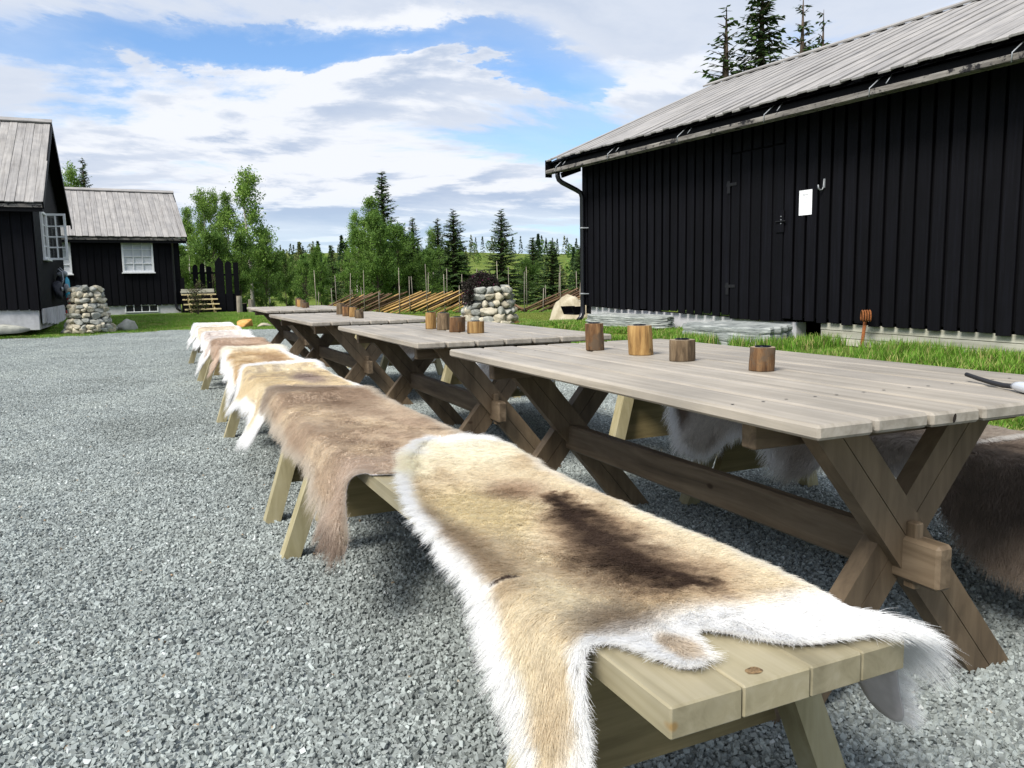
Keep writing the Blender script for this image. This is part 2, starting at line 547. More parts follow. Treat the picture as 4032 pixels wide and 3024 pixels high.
M_STONEV = attr_mat('crushed_stone', 0.8, 'Col', 0.25, patch=True)
M_FOREST = attr_mat('far_forest', 0.8, 'Col', 0.1, 0.15)
M_FUR = attr_mat('reindeer_fur', 0.6, 'fur_color', 0.15, 0.32)
M_PELT = attr_mat('fur_underlayer', 0.95, 'Col', 0.05)
M_SUEDE = plain('pale_suede', lin(196, 190, 190), 0.9, 0, 0.12, 30, 0.1)
M_RUBBER = plain('black_flexible_hose', lin(34, 33, 36), 0.55, 0, 0.3, 200, 0.2)
M_SILVER = plain('silver_plastic', lin(206, 210, 216), 0.25, 0.2, 0.05, 8, 0.0)
M_BLUE = plain('blue_nylon', lin(62, 158, 190), 0.6, 0, 0.2, 40, 0.15)
M_DKGREY = plain('dark_nylon', lin(44, 46, 56), 0.7, 0, 0.3, 40, 0.2)
M_LTGREY = plain('grey_padding', lin(150, 154, 162), 0.7, 0, 0.2, 40, 0.2)
M_RED = plain('red_webbing', lin(206, 62, 52), 0.6, 0, 0.1, 30, 0.05)


def glass_mat(name, c, rough=0.05):
    m, nt, b = new_mat(name)
    b.inputs['Base Color'].default_value = (*c, 1); b.inputs['Roughness'].default_value = rough
    b.inputs['Specular IOR Level'].default_value = 0.6
    return m


M_PANE = glass_mat('dark_window_pane', lin(20, 24, 28))
M_CURTAIN = plain('pale_blind_behind_glass', lin(198, 202, 206), 0.35, 0, 0.06, 4, 0.02)


def clear_glass():
    m, nt, b = new_mat('clear_window_glass')
    g = nt.nodes.new('ShaderNodeBsdfGlossy'); g.inputs['Roughness'].default_value = 0.02
    t = nt.nodes.new('ShaderNodeBsdfTransparent'); t.inputs[0].default_value = (0.85, 0.9, 0.9, 1)
    mx = nt.nodes.new('ShaderNodeMixShader'); mx.inputs[0].default_value = 0.12
    nt.links.new(t.outputs[0], mx.inputs[1]); nt.links.new(g.outputs[0], mx.inputs[2])
    nt.links.new(mx.outputs[0], nt.nodes['Material Output'].inputs[0])
    return m


M_CLEAR = clear_glass()


def ground_mat():
    m, nt, b = new_mat('lawn_soil')
    L = nt.links.new
    geo = nt.nodes.new('ShaderNodeNewGeometry')
    n1 = tex_noise(nt, geo.outputs['Position'], 0.35, 6, 0.6)
    n2 = tex_noise(nt, geo.outputs['Position'], 4.0, 8, 0.7)
    r1 = ramp(nt, [(0.3, lin(70, 92, 38)), (0.55, lin(108, 126, 54)), (0.75, lin(140, 146, 80))]); L(n1.outputs['Fac'], r1.inputs[0])
    r2 = ramp(nt, [(0.3, (0.6, 0.6, 0.6)), (0.7, (1.15, 1.12, 1.05))]); L(n2.outputs['Fac'], r2.inputs[0])
    L(mix_rgb(nt, 1.0, r1.outputs[0], r2.outputs[0], 'MULTIPLY'), b.inputs['Base Color'])
    b.inputs['Roughness'].default_value = 0.95; b.inputs['Specular IOR Level'].default_value = 0.1
    bump(nt, b, n2.outputs['Fac'], 0.6, 0.05)
    return m


def yard_mat():
    m, nt, b = new_mat('gravel_bed')
    L = nt.links.new
    geo = nt.nodes.new('ShaderNodeNewGeometry')
    vo = nt.nodes.new('ShaderNodeTexVoronoi'); vo.inputs['Scale'].default_value = 70; L(geo.outputs['Position'], vo.inputs['Vector'])
    n1 = tex_noise(nt, geo.outputs['Position'], 3.0, 4)
    r1 = ramp(nt, [(0.0, lin(110, 118, 120)), (0.6, lin(146, 153, 154)), (1.0, lin(180, 185, 186))]); L(vo.outputs['Color'], r1.inputs[0])
    r2 = ramp(nt, [(0.3, (0.85, 0.85, 0.85)), (0.7, (1.1, 1.1, 1.1))]); L(n1.outputs['Fac'], r2.inputs[0])
    L(mix_rgb(nt, 1.0, r1.outputs[0], r2.outputs[0], 'MULTIPLY'), b.inputs['Base Color'])
    b.inputs['Roughness'].default_value = 0.9
    bump(nt, b, vo.outputs['Distance'], 0.5, 0.01)
    return m


M_GROUND, M_YARD = ground_mat(), yard_mat()

# ------------------------------------------------------------------ terrain
YARD = [(-14, -6), (-14, 18.8), (-6, 18.9), (-3, 19.2), (-1.6, 19.6), (0.3, 20.4), (1.2, 20.2), (2.3, 19.3), (3.6, 18.4), (5.4, 16.9), (7.6, 15.9),
        (8.9, 16.3), (9.1, 15.8), (7.4, 15.2), (5.3, 13.6), (4.7, 11), (4.2, 8), (3.85, 5), (3.75, 3), (3.7, 0), (3.7, -6)]


def ground_z(x, y):
    x = np.asarray(x, float); y = np.asarray(y, float)
    a = x * NRv[0] + y * NRv[1]; b = x * DFv[0] + y * DFv[1]
    D = np.hypot(x, y)
    bank = smooth(4.2, 6.5, a) * (0.25 + 0.11 * smooth(4, 9.5, b)) * (1 - 0.78 * smooth(10.3, 13.5, b))
    left = 0.17 * smooth(20.0, 24.0, b) * (1 - smooth(4.5, 7.0, a))
    z = bank * (1 - smooth(18, 24, b)) + left * (1 - smooth(40, 60, D))
    hill = smooth(70, 330, D) * 9.0 + smooth(200, 500, D) * 7.0
    hill = hill * (0.75 + 0.5 * vnoise(x / 90.0 + 3, y / 90.0, 5))
    near = smooth(24, 40, D)
    bumpy = (vnoise(x / 3.0, y / 3.0, 3) - 0.5) * 0.25 * near
    return z + hill + bumpy - 0.05 * smooth(22, 28, D) * smooth(4, 7, a)


def make_ground():
    rad = np.concatenate([np.arange(0.4, 30, 0.25), np.geomspace(30, 1500, 60)])
    na = 240
    ang = np.linspace(0, 2 * np.pi, na, endpoint=False)
    Rr, A = np.meshgrid(rad, ang, indexing='ij')
    X, Y = Rr * np.sin(A), Rr * np.cos(A)
    Z = ground_z(X, Y)
    inside = in_poly(X.ravel(), Y.ravel(), YARD).reshape(X.shape)
    Z = np.where(inside, Z - 0.012, Z)
    V = np.stack([X, Y, Z], -1).reshape(-1, 3)
    i, j = np.meshgrid(np.arange(len(rad) - 1), np.arange(na), indexing='ij')
    jn = (j + 1) % na
    F = np.stack([i * na + j, (i + 1) * na + j, (i + 1) * na + jn, i * na + jn], -1).reshape(-1, 4)
    F = F[:, ::-1]
    structure('ground', mesh_from('ground', V, F, True, [M_GROUND]))


def cdt(poly, spacing, jitter=0.3, seed=1, dens=None):
    """triangulate a polygon with interior points"""
    r = np.random.default_rng(seed)
    pts = []
    n = len(poly)
    for i in range(n):
        a, b = np.array(poly[i]), np.array(poly[(i + 1) % n])
        k = max(1, int(np.hypot(*(b - a)) / spacing))
        for q in range(k): pts.append(tuple(a + (b - a) * q / k))
    nb = len(pts)
    P = np.array(poly)
    x0, y0 = P.min(0); x1, y1 = P.max(0)
    gx, gy = np.meshgrid(np.arange(x0, x1, spacing), np.arange(y0, y1, spacing))
    gx = gx.ravel() + r.uniform(-jitter, jitter, gx.size) * spacing
    gy = gy.ravel() + r.uniform(-jitter, jitter, gy.size) * spacing
    ok = in_poly(gx, gy, pts) & (edge_dist(gx, gy, poly) > spacing * 0.5)
    allp = [Vector(p) for p in pts] + [Vector((a, b)) for a, b in zip(gx[ok], gy[ok])]
    edges = [(i, (i + 1) % nb) for i in range(nb)]
    vo, eo, fo, *_ = geometry.delaunay_2d_cdt(allp, edges, [list(range(nb))], 1, 1e-6)
    return np.array([tuple(v) for v in vo]), np.array([f for f in fo if len(f) == 3])


make_ground()
v2, f2 = cdt(YARD, 0.5)
if np.cross(v2[f2[0][1]] - v2[f2[0][0]], v2[f2[0][2]] - v2[f2[0][0]]) < 0: f2 = f2[:, ::-1]
structure('gravel_yard', mesh_from('gravel_yard', np.column_stack([v2, ground_z(v2[:, 0], v2[:, 1]) + 0.006]), f2.tolist() if len(v2) < 2000 else f2, True, [M_YARD]))


# ------------------------------------------------------------------ scattering with geometry nodes
def scatter(name, pts, rots, scales, idx, sources, label=None, cat=None):
    me = bpy.data.meshes.new(name)
    me.vertices.add(len(pts)); me.vertices.foreach_set('co', np.asarray(pts, np.float32).ravel())
    for nm, arr, ty in (('rot', rots, 'FLOAT_VECTOR'), ('scl', scales, 'FLOAT_VECTOR'), ('idx', idx, 'INT')):
        a = me.attributes.new(nm, ty, 'POINT')
        a.data.foreach_set('vector' if ty == 'FLOAT_VECTOR' else 'value', np.asarray(arr, np.float32 if ty != 'INT' else np.int32).ravel())
    o = obj(name, me)
    o['kind'] = 'stuff'
    tag(o, label, cat)
    ng = bpy.data.node_groups.new(name + '_scatter', 'GeometryNodeTree')
    ng.interface.new_socket('Geometry', in_out='INPUT', socket_type='NodeSocketGeometry')
    ng.interface.new_socket('Geometry', in_out='OUTPUT', socket_type='NodeSocketGeometry')
    N, L = ng.nodes.new, ng.links.new
    gi, go = N('NodeGroupInput'), N('NodeGroupOutput')
    jn = N('GeometryNodeJoinGeometry')

    def named(nm, ty):
        n = N('GeometryNodeInputNamedAttribute'); n.data_type = ty; n.inputs['Name'].default_value = nm; return n.outputs[0]
    rot, scl, ix = named('rot', 'FLOAT_VECTOR'), named('scl', 'FLOAT_VECTOR'), named('idx', 'INT')
    for k, s in enumerate(sources):
        oi = N('GeometryNodeObjectInfo'); oi.inputs['Object'].default_value = s; oi.inputs['As Instance'].default_value = True
        cm = N('FunctionNodeCompare'); cm.data_type = 'INT'; cm.operation = 'EQUAL'
        L(ix, cm.inputs[2]); cm.inputs[3].default_value = k
        ip = N('GeometryNodeInstanceOnPoints')
        L(gi.outputs[0], ip.inputs['Points']); L(cm.outputs[0], ip.inputs['Selection']); L(oi.outputs['Geometry'], ip.inputs['Instance'])
        e2r = N('FunctionNodeEulerToRotation'); L(rot, e2r.inputs[0])
        L(e2r.outputs[0], ip.inputs['Rotation']); L(scl, ip.inputs['Scale'])
        L(ip.outputs[0], jn.inputs[0])
    L(jn.outputs[0], go.inputs[0])
    md = o.modifiers.new('scatter', 'NODES'); md.node_group = ng
    return o


CUBE_V = np.array([(x, y, z) for x in (-1, 1) for y in (-1, 1) for z in (-1, 1)], float) * 0.5
CUBE_F = np.array([(0, 1, 3, 2), (4, 6, 7, 5), (0, 4, 5, 1), (2, 3, 7, 6), (0, 2, 6, 4), (1, 5, 7, 3)])


def rot_mats(r, n):
    q = r.normal(size=(n, 4)); q /= np.linalg.norm(q, axis=1)[:, None]
    w, x, y, z = q.T
    return np.stack([np.stack([1 - 2 * (y * y + z * z), 2 * (x * y - z * w), 2 * (x * z + y * w)], -1),
                     np.stack([2 * (x * y + z * w), 1 - 2 * (x * x + z * z), 2 * (y * z - x * w)], -1),
                     np.stack([2 * (x * z - y * w), 2 * (y * z + x * w), 1 - 2 * (x * x + y * y)], -1)], 1)


def gravel_tile(size, seed, smin=0.006, smax=0.0148):
    r = np.random.default_rng(seed)
    n = int(size * size * 17500)
    c = r.uniform(-size / 2, size / 2, (n, 2))
    s = r.uniform(0, 1, n) ** 1.6 * (smax - smin) + smin
    z = r.uniform(-0.006, 0.006, n)
    base = CUBE_V[None] + r.uniform(-0.22, 0.22, (n, 8, 3))
    base *= np.stack([np.ones(n), r.uniform(0.6, 0.95, n), r.uniform(0.4, 0.75, n)], -1)[:, None, :] * s[:, None, None]
    Q = rot_mats(r, n)
    v = np.einsum('nij,nkj->nki', Q, base)
    v[:, :, 0] += c[:, None, 0]; v[:, :, 1] += c[:, None, 1]; v[:, :, 2] += z[:, None] + 0.006
    F = (CUBE_F[None] + (np.arange(n) * 8)[:, None, None]).reshape(-1, 4)
    tone = np.clip(r.normal(0.5, 0.165, n), 0.1, 0.95)
    white = r.uniform(0, 1, n) < 0.015
    col = np.array(lin(151, 158, 156))[None] * (0.30 + 1.25 * tone)[:, None]
    col[white] = np.array(lin(190, 195, 194))
    warm = r.uniform(0, 1, n) < 0.0012
    col[warm] = np.array(lin(168, 146, 120))
    me = mesh_from('gravel_patch', v.reshape(-1, 3), F, False, [M_STONEV], colors=np.repeat(col, 8, 0))
    return bpy.data.objects.new('gravel_patch', me)


def make_gravel():
    src = [gravel_tile(0.5, 1), gravel_tile(0.5, 2), gravel_tile(0.5, 3), gravel_tile(0.16, 4), gravel_tile(0.16, 5)]
    pts, rots, scl, idx = [], [], [], []
    S = 0.48
    gx, gy = np.meshgrid(np.arange(-9, 10, S), np.arange(-1.5, 22, S))
    gx, gy = gx.ravel(), gy.ravel()
    ins = in_poly(gx, gy, YARD); ed = edge_dist(gx, gy, YARD)
    # keep what the camera (or one a step aside) can see
    vis = (np.abs(gx - gy * math.tan(YAW)) < 2.2 + 1.05 * np.maximum(gy, 0)) | (np.hypot(gx, gy) < 3)
    full = ins & (ed > 0.36) & vis
    for x, y in zip(gx[full], gy[full]):
        k = rnd.randrange(3)
        pts.append((x, y, float(ground_z(x, y)) + 0.004)); rots.append((0, 0, rnd.randrange(4) * math.pi / 2)); scl.append((1, 1, 1)); idx.append(k)
    near = vis & (ed <= 0.75)
    g = np.arange(-0.24, 0.24, 0.145)
    for x, y in zip(gx[near & ~full], gy[near & ~full]):
        for dx in g:
            for dy in g:
                qx, qy = x + dx + rnd.uniform(-.03, .03), y + dy + rnd.uniform(-.03, .03)
                if in_poly(np.array([qx]), np.array([qy]), YARD)[0]:
                    pts.append((qx, qy, float(ground_z(qx, qy)) + 0.004)); rots.append((0, 0, rnd.uniform(0, 6.28))); scl.append((1, 1, 1)); idx.append(3 + rnd.randrange(2))
    scatter('gravel', pts, rots, scl, idx, src, 'blue grey crushed stone gravel spread over the yard', 'gravel')


make_gravel()


def grass_tile(size, n, h, seed, cols):
    r = np.random.default_rng(seed)
    c = r.uniform(-size / 2, size / 2, (n, 2))
    L_ = h * r.uniform(0.45, 1.15, n)
    w = r.uniform(0.0022, 0.0042, n) * (0.6 + h * 6)
    a = r.uniform(0, 2 * np.pi, n); lean = r.uniform(0.1, 0.75, n)
    d = np.stack([np.cos(a), np.sin(a)], -1); s = np.stack([-np.sin(a), np.cos(a)], -1)
    V = np.zeros((n, 5, 3))
    for k, (t, ww) in enumerate(((0, 1), (0, -1), (0.55, 0.75), (0.55, -0.75), (1, 0))):
        V[:, k, :2] = c + d * (lean * L_ * t * t)[:, None] + s * (w * ww)[:, None]
        V[:, k, 2] = L_ * t * (1 - 0.25 * lean * t)
    F4 = np.array([(0, 1, 3, 2)]); F3 = np.array([(2, 3, 4, 4)])
    F = []
    for i in range(n):
        o = i * 5
        F.append((o, o + 1, o + 3)); F.append((o, o + 3, o + 2)); F.append((o + 2, o + 3, o + 4))
    ci = r.integers(0, len(cols), n)
    col = np.array(cols)[ci] * r.uniform(0.75, 1.25, (n, 1))
    me = mesh_from('grass_tuft', V.reshape(-1, 3), np.array(F), False, [M_GRASSB], colors=np.repeat(col, 5, 0))
    return bpy.data.objects.new('grass_tuft', me)


def make_grass():
    G = [lin(104, 150, 48), lin(124, 168, 62), lin(92, 134, 46), lin(148, 176, 86), lin(104, 150, 48), lin(176, 170, 112)]
    Gm = [lin(124, 142, 58), lin(142, 154, 74), lin(112, 132, 52), lin(158, 158, 96)]
    src = [grass_tile(0.45, 900, 0.13, 21, G), grass_tile(0.45, 900, 0.13, 22, G),
           grass_tile(0.6, 1300, 0.05, 23, Gm), grass_tile(0.6, 1300, 0.05, 24, Gm), grass_tile(0.6, 1200, 0.06, 25, G)]
    lush, mown = ([], [], [], []), ([], [], [], [])

    def add(l, p, r_, s, k):
        l[0].append(p); l[1].append((0, 0, r_)); l[2].append(s); l[3].append(k)
    # lush verge along the barn
    for a in np.arange(3.7, 7.0, 0.32):
        for b in np.arange(-0.5, 13.2, 0.32):
            x, y, _ = AB(a + rnd.uniform(-.12, .12), b + rnd.uniform(-.12, .12))
            ed = edge_dist(np.array([x]), np.array([y]), YARD)[0]
            if (in_poly(np.array([x]), np.array([y]), YARD)[0] and (ed > .22 or rnd.random() < .5)) or x < 3.5: continue
            hs = 0.40 + 1.0 * smooth(4.8, 6.2, a) * (0.15 + 1.2 * vnoise(x * 1.7, y * 1.7, 9))
            hs *= 1 - 0.55 * smooth(6.9, 8.4, b)
            hs *= 0.5 + 0.5 * smooth(0.0, 0.5, ed)
            if math.hypot(x - 6.1, y - 5.6) < .45: hs *= .3
            if rnd.random() < .12: continue
            if a > 6.86 or (a > 6.10 and 5.72 < b < 7.12) or (a > 6.40 and 7.95 < b < 9.65): continue
            add(lush, (x, y, float(ground_z(x, y)) - 0.004), rnd.uniform(0, 6.28), (1, 1, float(hs)), rnd.randrange(2))
    # lawns beyond the yard
    for x in np.arange(-9, 17, 0.5):
        for y in np.arange(11.5, 31, 0.5):
            qx, qy = x + rnd.uniform(-.2, .2), y + rnd.uniform(-.2, .2)
            if in_poly(np.array([qx]), np.array([qy]), YARD)[0] and (edge_dist(np.array([qx]), np.array([qy]), YARD)[0] > .3 or rnd.random() < .5): continue
            a, b = qx * NRv[0] + qy * NRv[1], qx * DFv[0] + qy * DFv[1]
            if b < 13.0 and a < 7.0: continue
            if a > 6.9 and b < 10.4: continue
            if abs(qx - qy * math.tan(YAW)) > 3 + 0.95 * qy: continue
            green = a < 5.5 or vnoise(qx * .4, qy * .4, 4) > 0.62
            hs = 0.6 + 0.8 * vnoise(qx * .8, qy * .8, 6)
            add(mown, (qx, qy, float(ground_z(qx, qy)) - 0.004), rnd.uniform(0, 6.28), (1, 1, float(hs)), 2 if green else rnd.randrange(2))
    scatter('verge_grass', *lush, src[:2], 'lush bright green grass growing along the foot of the black barn', 'grass')
    scatter('lawn_grass', *mown, src[2:], 'short yellow green lawn beyond the gravel yard', 'grass')


make_grass()
#@@PART2
# ------------------------------------------------------------------ picnic tables
HT, TT, PITCHW, NPL = 0.716, 0.030, 0.149, 7
TABLES = [  # x of the bench side edge, near y, far y, rotation, label
    (1.094, 1.100, 3.135, -0.004, 'weathered plank picnic table nearest the camera, with a stick lighter on its edge'),
    (1.094, 3.560, 5.420, -0.012, 'weathered plank picnic table second from the camera, end to end with the nearest one'),
    (1.060, 6.070, 8.220, 0.016, 'weathered plank picnic table third from the camera, level with the middle of the bench row'),
    (1.160, 9.470, 11.450, 0.007, 'weathered plank picnic table farthest from the camera, towards the wooden steps'),
]


M_SCREW = plain('dull_screw_head', lin(92, 88, 84), 0.5, 0.5, 0.2, 60, 0.1)
SCREW = mesh_from('screw', [(.0042 * math.cos(a), .0042 * math.sin(a), 0) for a in np.linspace(0, 2 * math.pi, 8, endpoint=False)], [list(range(8))], mats=[M_SCREW])


def leg_mesh(L_, w, t):
    key = ('leg', round(L_, 3), round(w, 3))
    if key not in _cb:
        a = xform(cbox_geo(L_, w * 0.5 - 0.0012, t, 0.005), T(0, -w * 0.25, 0))
        b = xform(cbox_geo(L_ - 0.004, w * 0.5 - 0.0012, t - 0.002, 0.005), T(0, w * 0.25, 0))
        V, F = join_geo([a, b])
        _cb[key] = mesh_from('cross_leg', V, F, mats=[M_FRAME])
    return _cb[key]


def make_table(x, yn, yf, r, label):
    t = thing('picnic_table', label, 'table', (x, yn, 0), 'picnic tables in a row on the gravel', r)
    W = WM[t.name]
    L_ = yf - yn
    P = lambda a, b, z: W @ Vector((a, b, z))
    for k in range(NPL):
        a = (k + 0.5) * PITCHW
        e0, e1 = rnd.uniform(-.004, .004), rnd.uniform(-.006, .006)
        dz = rnd.uniform(-0.0012, 0.0012)
        beam('plank', P(a, e0, HT - TT / 2 + dz), P(a, L_ + e1, HT - TT / 2 + dz), PITCHW - 0.009, TT, M_TABLE, t, c=0.006)
    cx = NPL * PITCHW / 2 - 0.066
    for yy, sgn in ((0.20, 1), (L_ - 0.20, -1)):
        beam('cross_batten', P(cx - 0.38, yy + sgn * 0.075, HT - TT - 0.036), P(cx + 0.48, yy + sgn * 0.075, HT - TT - 0.036), 0.046, 0.070, M_FRAME, t)
        zt = HT - TT - 0.003
        for s in (-1, 1):
            p_top, p_bot = P(cx + s * 0.250, yy + s * 0.013, zt), P(cx - s * 0.312, yy + s * 0.013, 0.0)
            d = (p_top - p_bot).normalized()
            M = frame_between(p_bot - d * 0.02, p_top, (W.to_3x3() @ Vector((0, 1, 0))))
            o = obj('leg', crossleg_cut(p_bot, p_top, W, zt), t, W)
        for k in range(NPL):
            for da in (-.042, .042):
                obj('screw', SCREW, t, W @ T((k + .5) * PITCHW + da, yy + sgn * .075, HT + .0016))
        # wedge that locks the tenon
        beam('wedge_peg', P(cx - .004, yy - sgn * 0.050, 0.432), P(cx, yy - sgn * 0.046, 0.275), 0.024, 0.030, M_FRAME, t, up=(0, 1, 0), c=0.003)
    beam('stretcher_beam', P(cx, 0.070, 0.345), P(cx, L_ - 0.070, 0.345), 0.048, 0.104, M_FRAME, t, c=0.008)
    return t


def crossleg_cut(p_bot, p_top, W, zt):
    """a leg of two boards side by side, cut level at foot and top; vertices in the table frame"""
    Wi = W.inverted()
    b, t_ = Wi @ p_bot, Wi @ p_top
    key = ('xl', round(b.x, 3), round(t_.x, 3), round(b.y, 3))
    dx, dz = (t_.x - b.x), (t_.z - b.z)
    sl = dx / dz
    hw = 0.112 / 2 / math.cos(math.atan(sl))      # half width measured level
    th = 0.024
    V, F = [], []
    for (l, r_) in ((-hw, -0.0015), (0.0015, hw)):
        o = len(V)
        for z in (0.0, zt):
            xc = b.x + (z - b.z) * sl
            for xx in (l, r_):
                for yy in (-th, th):
                    V.append((xc + xx, b.y + yy, z))
        F += [[o + i for i in q] for q in ((0, 1, 3, 2), (4, 6, 7, 5), (0, 4, 5, 1), (2, 3, 7, 6), (0, 2, 6, 4), (1, 5, 7, 3))]
    me = mesh_from('cross_leg', V, F, mats=[M_LEGX])
    return me


M_HOLE = plain('dark_knot_hole', lin(38, 28, 20), 0.9)
M_LEGX = wood('stained_leg_wood', lin(84, 71, 56), lin(110, 95, 76), lin(132, 115, 93), 0.6, (16, 16, 3.0), 0.25, 0.25, 0.5, lin(58, 42, 28))
for i_, args in enumerate(TABLES):
    t_ = make_table(*args)
    if i_ == 0:
        V = [(.005 * math.cos(a), 0, .010 * math.sin(a)) for a in np.linspace(0, 2 * math.pi, 10, endpoint=False)]
        obj('knot_hole', mesh_from('knot_hole', V, [list(range(10))], mats=[M_HOLE]), t_, T(1.452, 1.0925, HT - TT / 2) @ RY(.25))

# ------------------------------------------------------------------ benches
HB, TB, BW = 0.449, 0.046, 0.426
BX_L, BX_F, BX_R = 0.563, 0.522, 2.215
BENCHES = [
    (BX_L, 0.796, 3.08, 1.07, 2.885, 'pale green pine bench nearest the camera, its bare plank end sticking out of a hide'),
    (BX_F, 3.20, 5.70, 3.42, 5.46, 'pale pine bench under the grey brown hide, second along the left row'),
    (BX_F, 5.92, 8.42, 6.16, 8.18, 'pale pine bench under the golden and tan hides, third along the left row'),
    (BX_F, 8.74, 11.75, 8.99, 11.17, 'pale pine bench at the far end of the left row by the lawn'),
    (BX_R, 0.70, 3.02, 0.98, 2.80, 'pine bench on the barn side of the nearest table, under dark hides'),
    (BX_R, 3.30, 5.62, 3.52, 5.40, 'pine bench on the barn side of the second table'),
    (BX_R, 6.00, 8.30, 6.20, 8.10, 'pine bench on the barn side of the third table'),
    (BX_R, 9.30, 11.60, 9.50, 11.40, 'pine bench on the barn side of the farthest table'),
]


def bench_leg_mesh(side, end):
    """splayed square leg, level cuts; local origin on the ground under the seat edge; end = which end of the bench it splays to"""
    h = HB - TB - 0.003
    w = 0.032
    V = []
    for z, ox, oy in ((0, -side * 0.135, end * 0.025), (h, side * 0.000, -end * 0.02)):
        for dx in (-w, w):
            for dy in (-w, w):
                V.append((ox + dx, oy + dy, z))
    F = [[0, 1, 3, 2], [4, 6, 7, 5], [0, 4, 5, 1], [2, 3, 7, 6], [0, 2, 6, 4], [1, 5, 7, 3]]
    return mesh_from('bench_leg', V, F, mats=[M_BENCHLEG])


M_BENCHLEG = wood('pine_leg', lin(148, 139, 104), lin(172, 163, 128), lin(188, 180, 150), 0.55, (20, 20, 2.0), 0.12, 0.15, 0.4, lin(140, 118, 74))
BL = {(q, e): bench_leg_mesh(q, e) for q in (1, -1) for e in (1, -1)}


def make_bench(x, yn, yf, l0, l1, label):
    rz = 0.0195 if yn < 0.8 and x < 1 else 0.0
    t = thing('bench', label, 'bench', (x, yn, 0), 'benches draped with hides beside the tables', rz)
    W = WM[t.name]
    P = lambda a, y, z: W @ Vector((a, y - yn, z))
    a = 0.0
    for k, w in enumerate((0.118, 0.120, 0.098, 0.090)):
        e = rnd.uniform(-.0008, .0008)
        beam('plank', P(a + w / 2, yn + e, HB - TB / 2 + rnd.uniform(-.0004, .0004)), P(a + w / 2, yf + e, HB - TB / 2), w - 0.0012, TB, M_BENCH, t, c=0.0028)
        a += w
    for ly, s in ((l0, 1), (l1, -1)):
        obj('leg', BL[(1, -s)], t, W @ T(0, ly - yn, 0)); obj('leg', BL[(-1, -s)], t, W @ T(BW, ly - yn, 0))
        zz = HB - TB - 0.002
        yy = s * 0.050
        V = []
        for y_ in (yy - 0.019, yy + 0.019):
            V += [(0.035 - BW / 2, y_, 0), (BW / 2 - 0.035, y_, 0), (BW / 2 + 0.045, y_, -0.245), (-BW / 2 - 0.045, y_, -0.245)]
        F = [[3, 2, 1, 0], [4, 5, 6, 7], [0, 1, 5, 4], [1, 2, 6, 5], [2, 3, 7, 6], [3, 0, 4, 7]]
        obj('apron_board', mesh_from('apron', V, F, mats=[M_BENCHD]), t, W @ T(BW / 2, ly - yn, zz))
    return t


def disc(name, c, rx, ry, mat, parent, M0, n=14, seed=0):
    r = np.random.default_rng(seed)
    V = [(rx * math.cos(a) * k, ry * math.sin(a) * k, 0) for a, k in zip(np.linspace(0, 2 * math.pi, n, endpoint=False), r.uniform(.85, 1.1, n))]
    return obj(name, mesh_from(name, V, [list(range(n))], mats=[mat]), parent, M0)


M_KNOT = plain('cracked_knot', lin(128, 104, 72), 0.8, 0, 0.75, 140, 0.9)
for i_, args in enumerate(BENCHES):
    t_ = make_bench(*args)
    if i_ == 0: disc('knot', None, .014, .010, M_KNOT, t_, T(0.722, 0.826, HB + .0012), seed=3)


# ------------------------------------------------------------------ reindeer hides
def drape(Yv, s, xc, lift):
    """pelt coordinates (along the bench, across it) to world; s counts from the bench centre"""
    hw, r_, th = BW / 2 - 0.004, 0.045, math.radians(64)
    e = np.abs(s) - hw
    sg = np.sign(s)
    t = np.clip(e / r_, 0, th)
    rest = np.maximum(e - r_ * th, 0)
    x = np.where(e <= 0, np.abs(s), hw + r_ * np.sin(t) + rest * math.cos(th))
    z = np.where(e <= 0, 0.0, -r_ * (1 - np.cos(t)) - rest * math.sin(th))
    if xc < 1.2: xc = xc - 0.041 * np.clip((np.asarray(Yv) - 0.8) / 2.1, 0, 1)
    return xc + sg * x, Yv, HB + 0.004 + lift + z


def catmull(poly, k=5):
    P = np.array(poly, float); n = len(P); out = []
    for i in range(n):
        p0, p1, p2, p3 = P[i - 1], P[i], P[(i + 1) % n], P[(i + 2) % n]
        for q in range(k):
            t = q / k
            out.append(0.5 * ((2 * p1) + (-p0 + p2) * t + (2 * p0 - 5 * p1 + 4 * p2 - p3) * t * t + (-p0 + 3 * p1 - 3 * p2 + p3) * t ** 3))
    return [tuple(p) for p in out]


def mixv(a, b, t):
    t = np.clip(t, 0, 1)[..., None]
    return np.asarray(a) * (1 - t) + np.asarray(b) * t


def fade_col(c):
    g = c.mean(-1, keepdims=True)
    c = c * 0.80 + g * 0.20
    return np.clip(c, 0.004, 1) ** 0.80


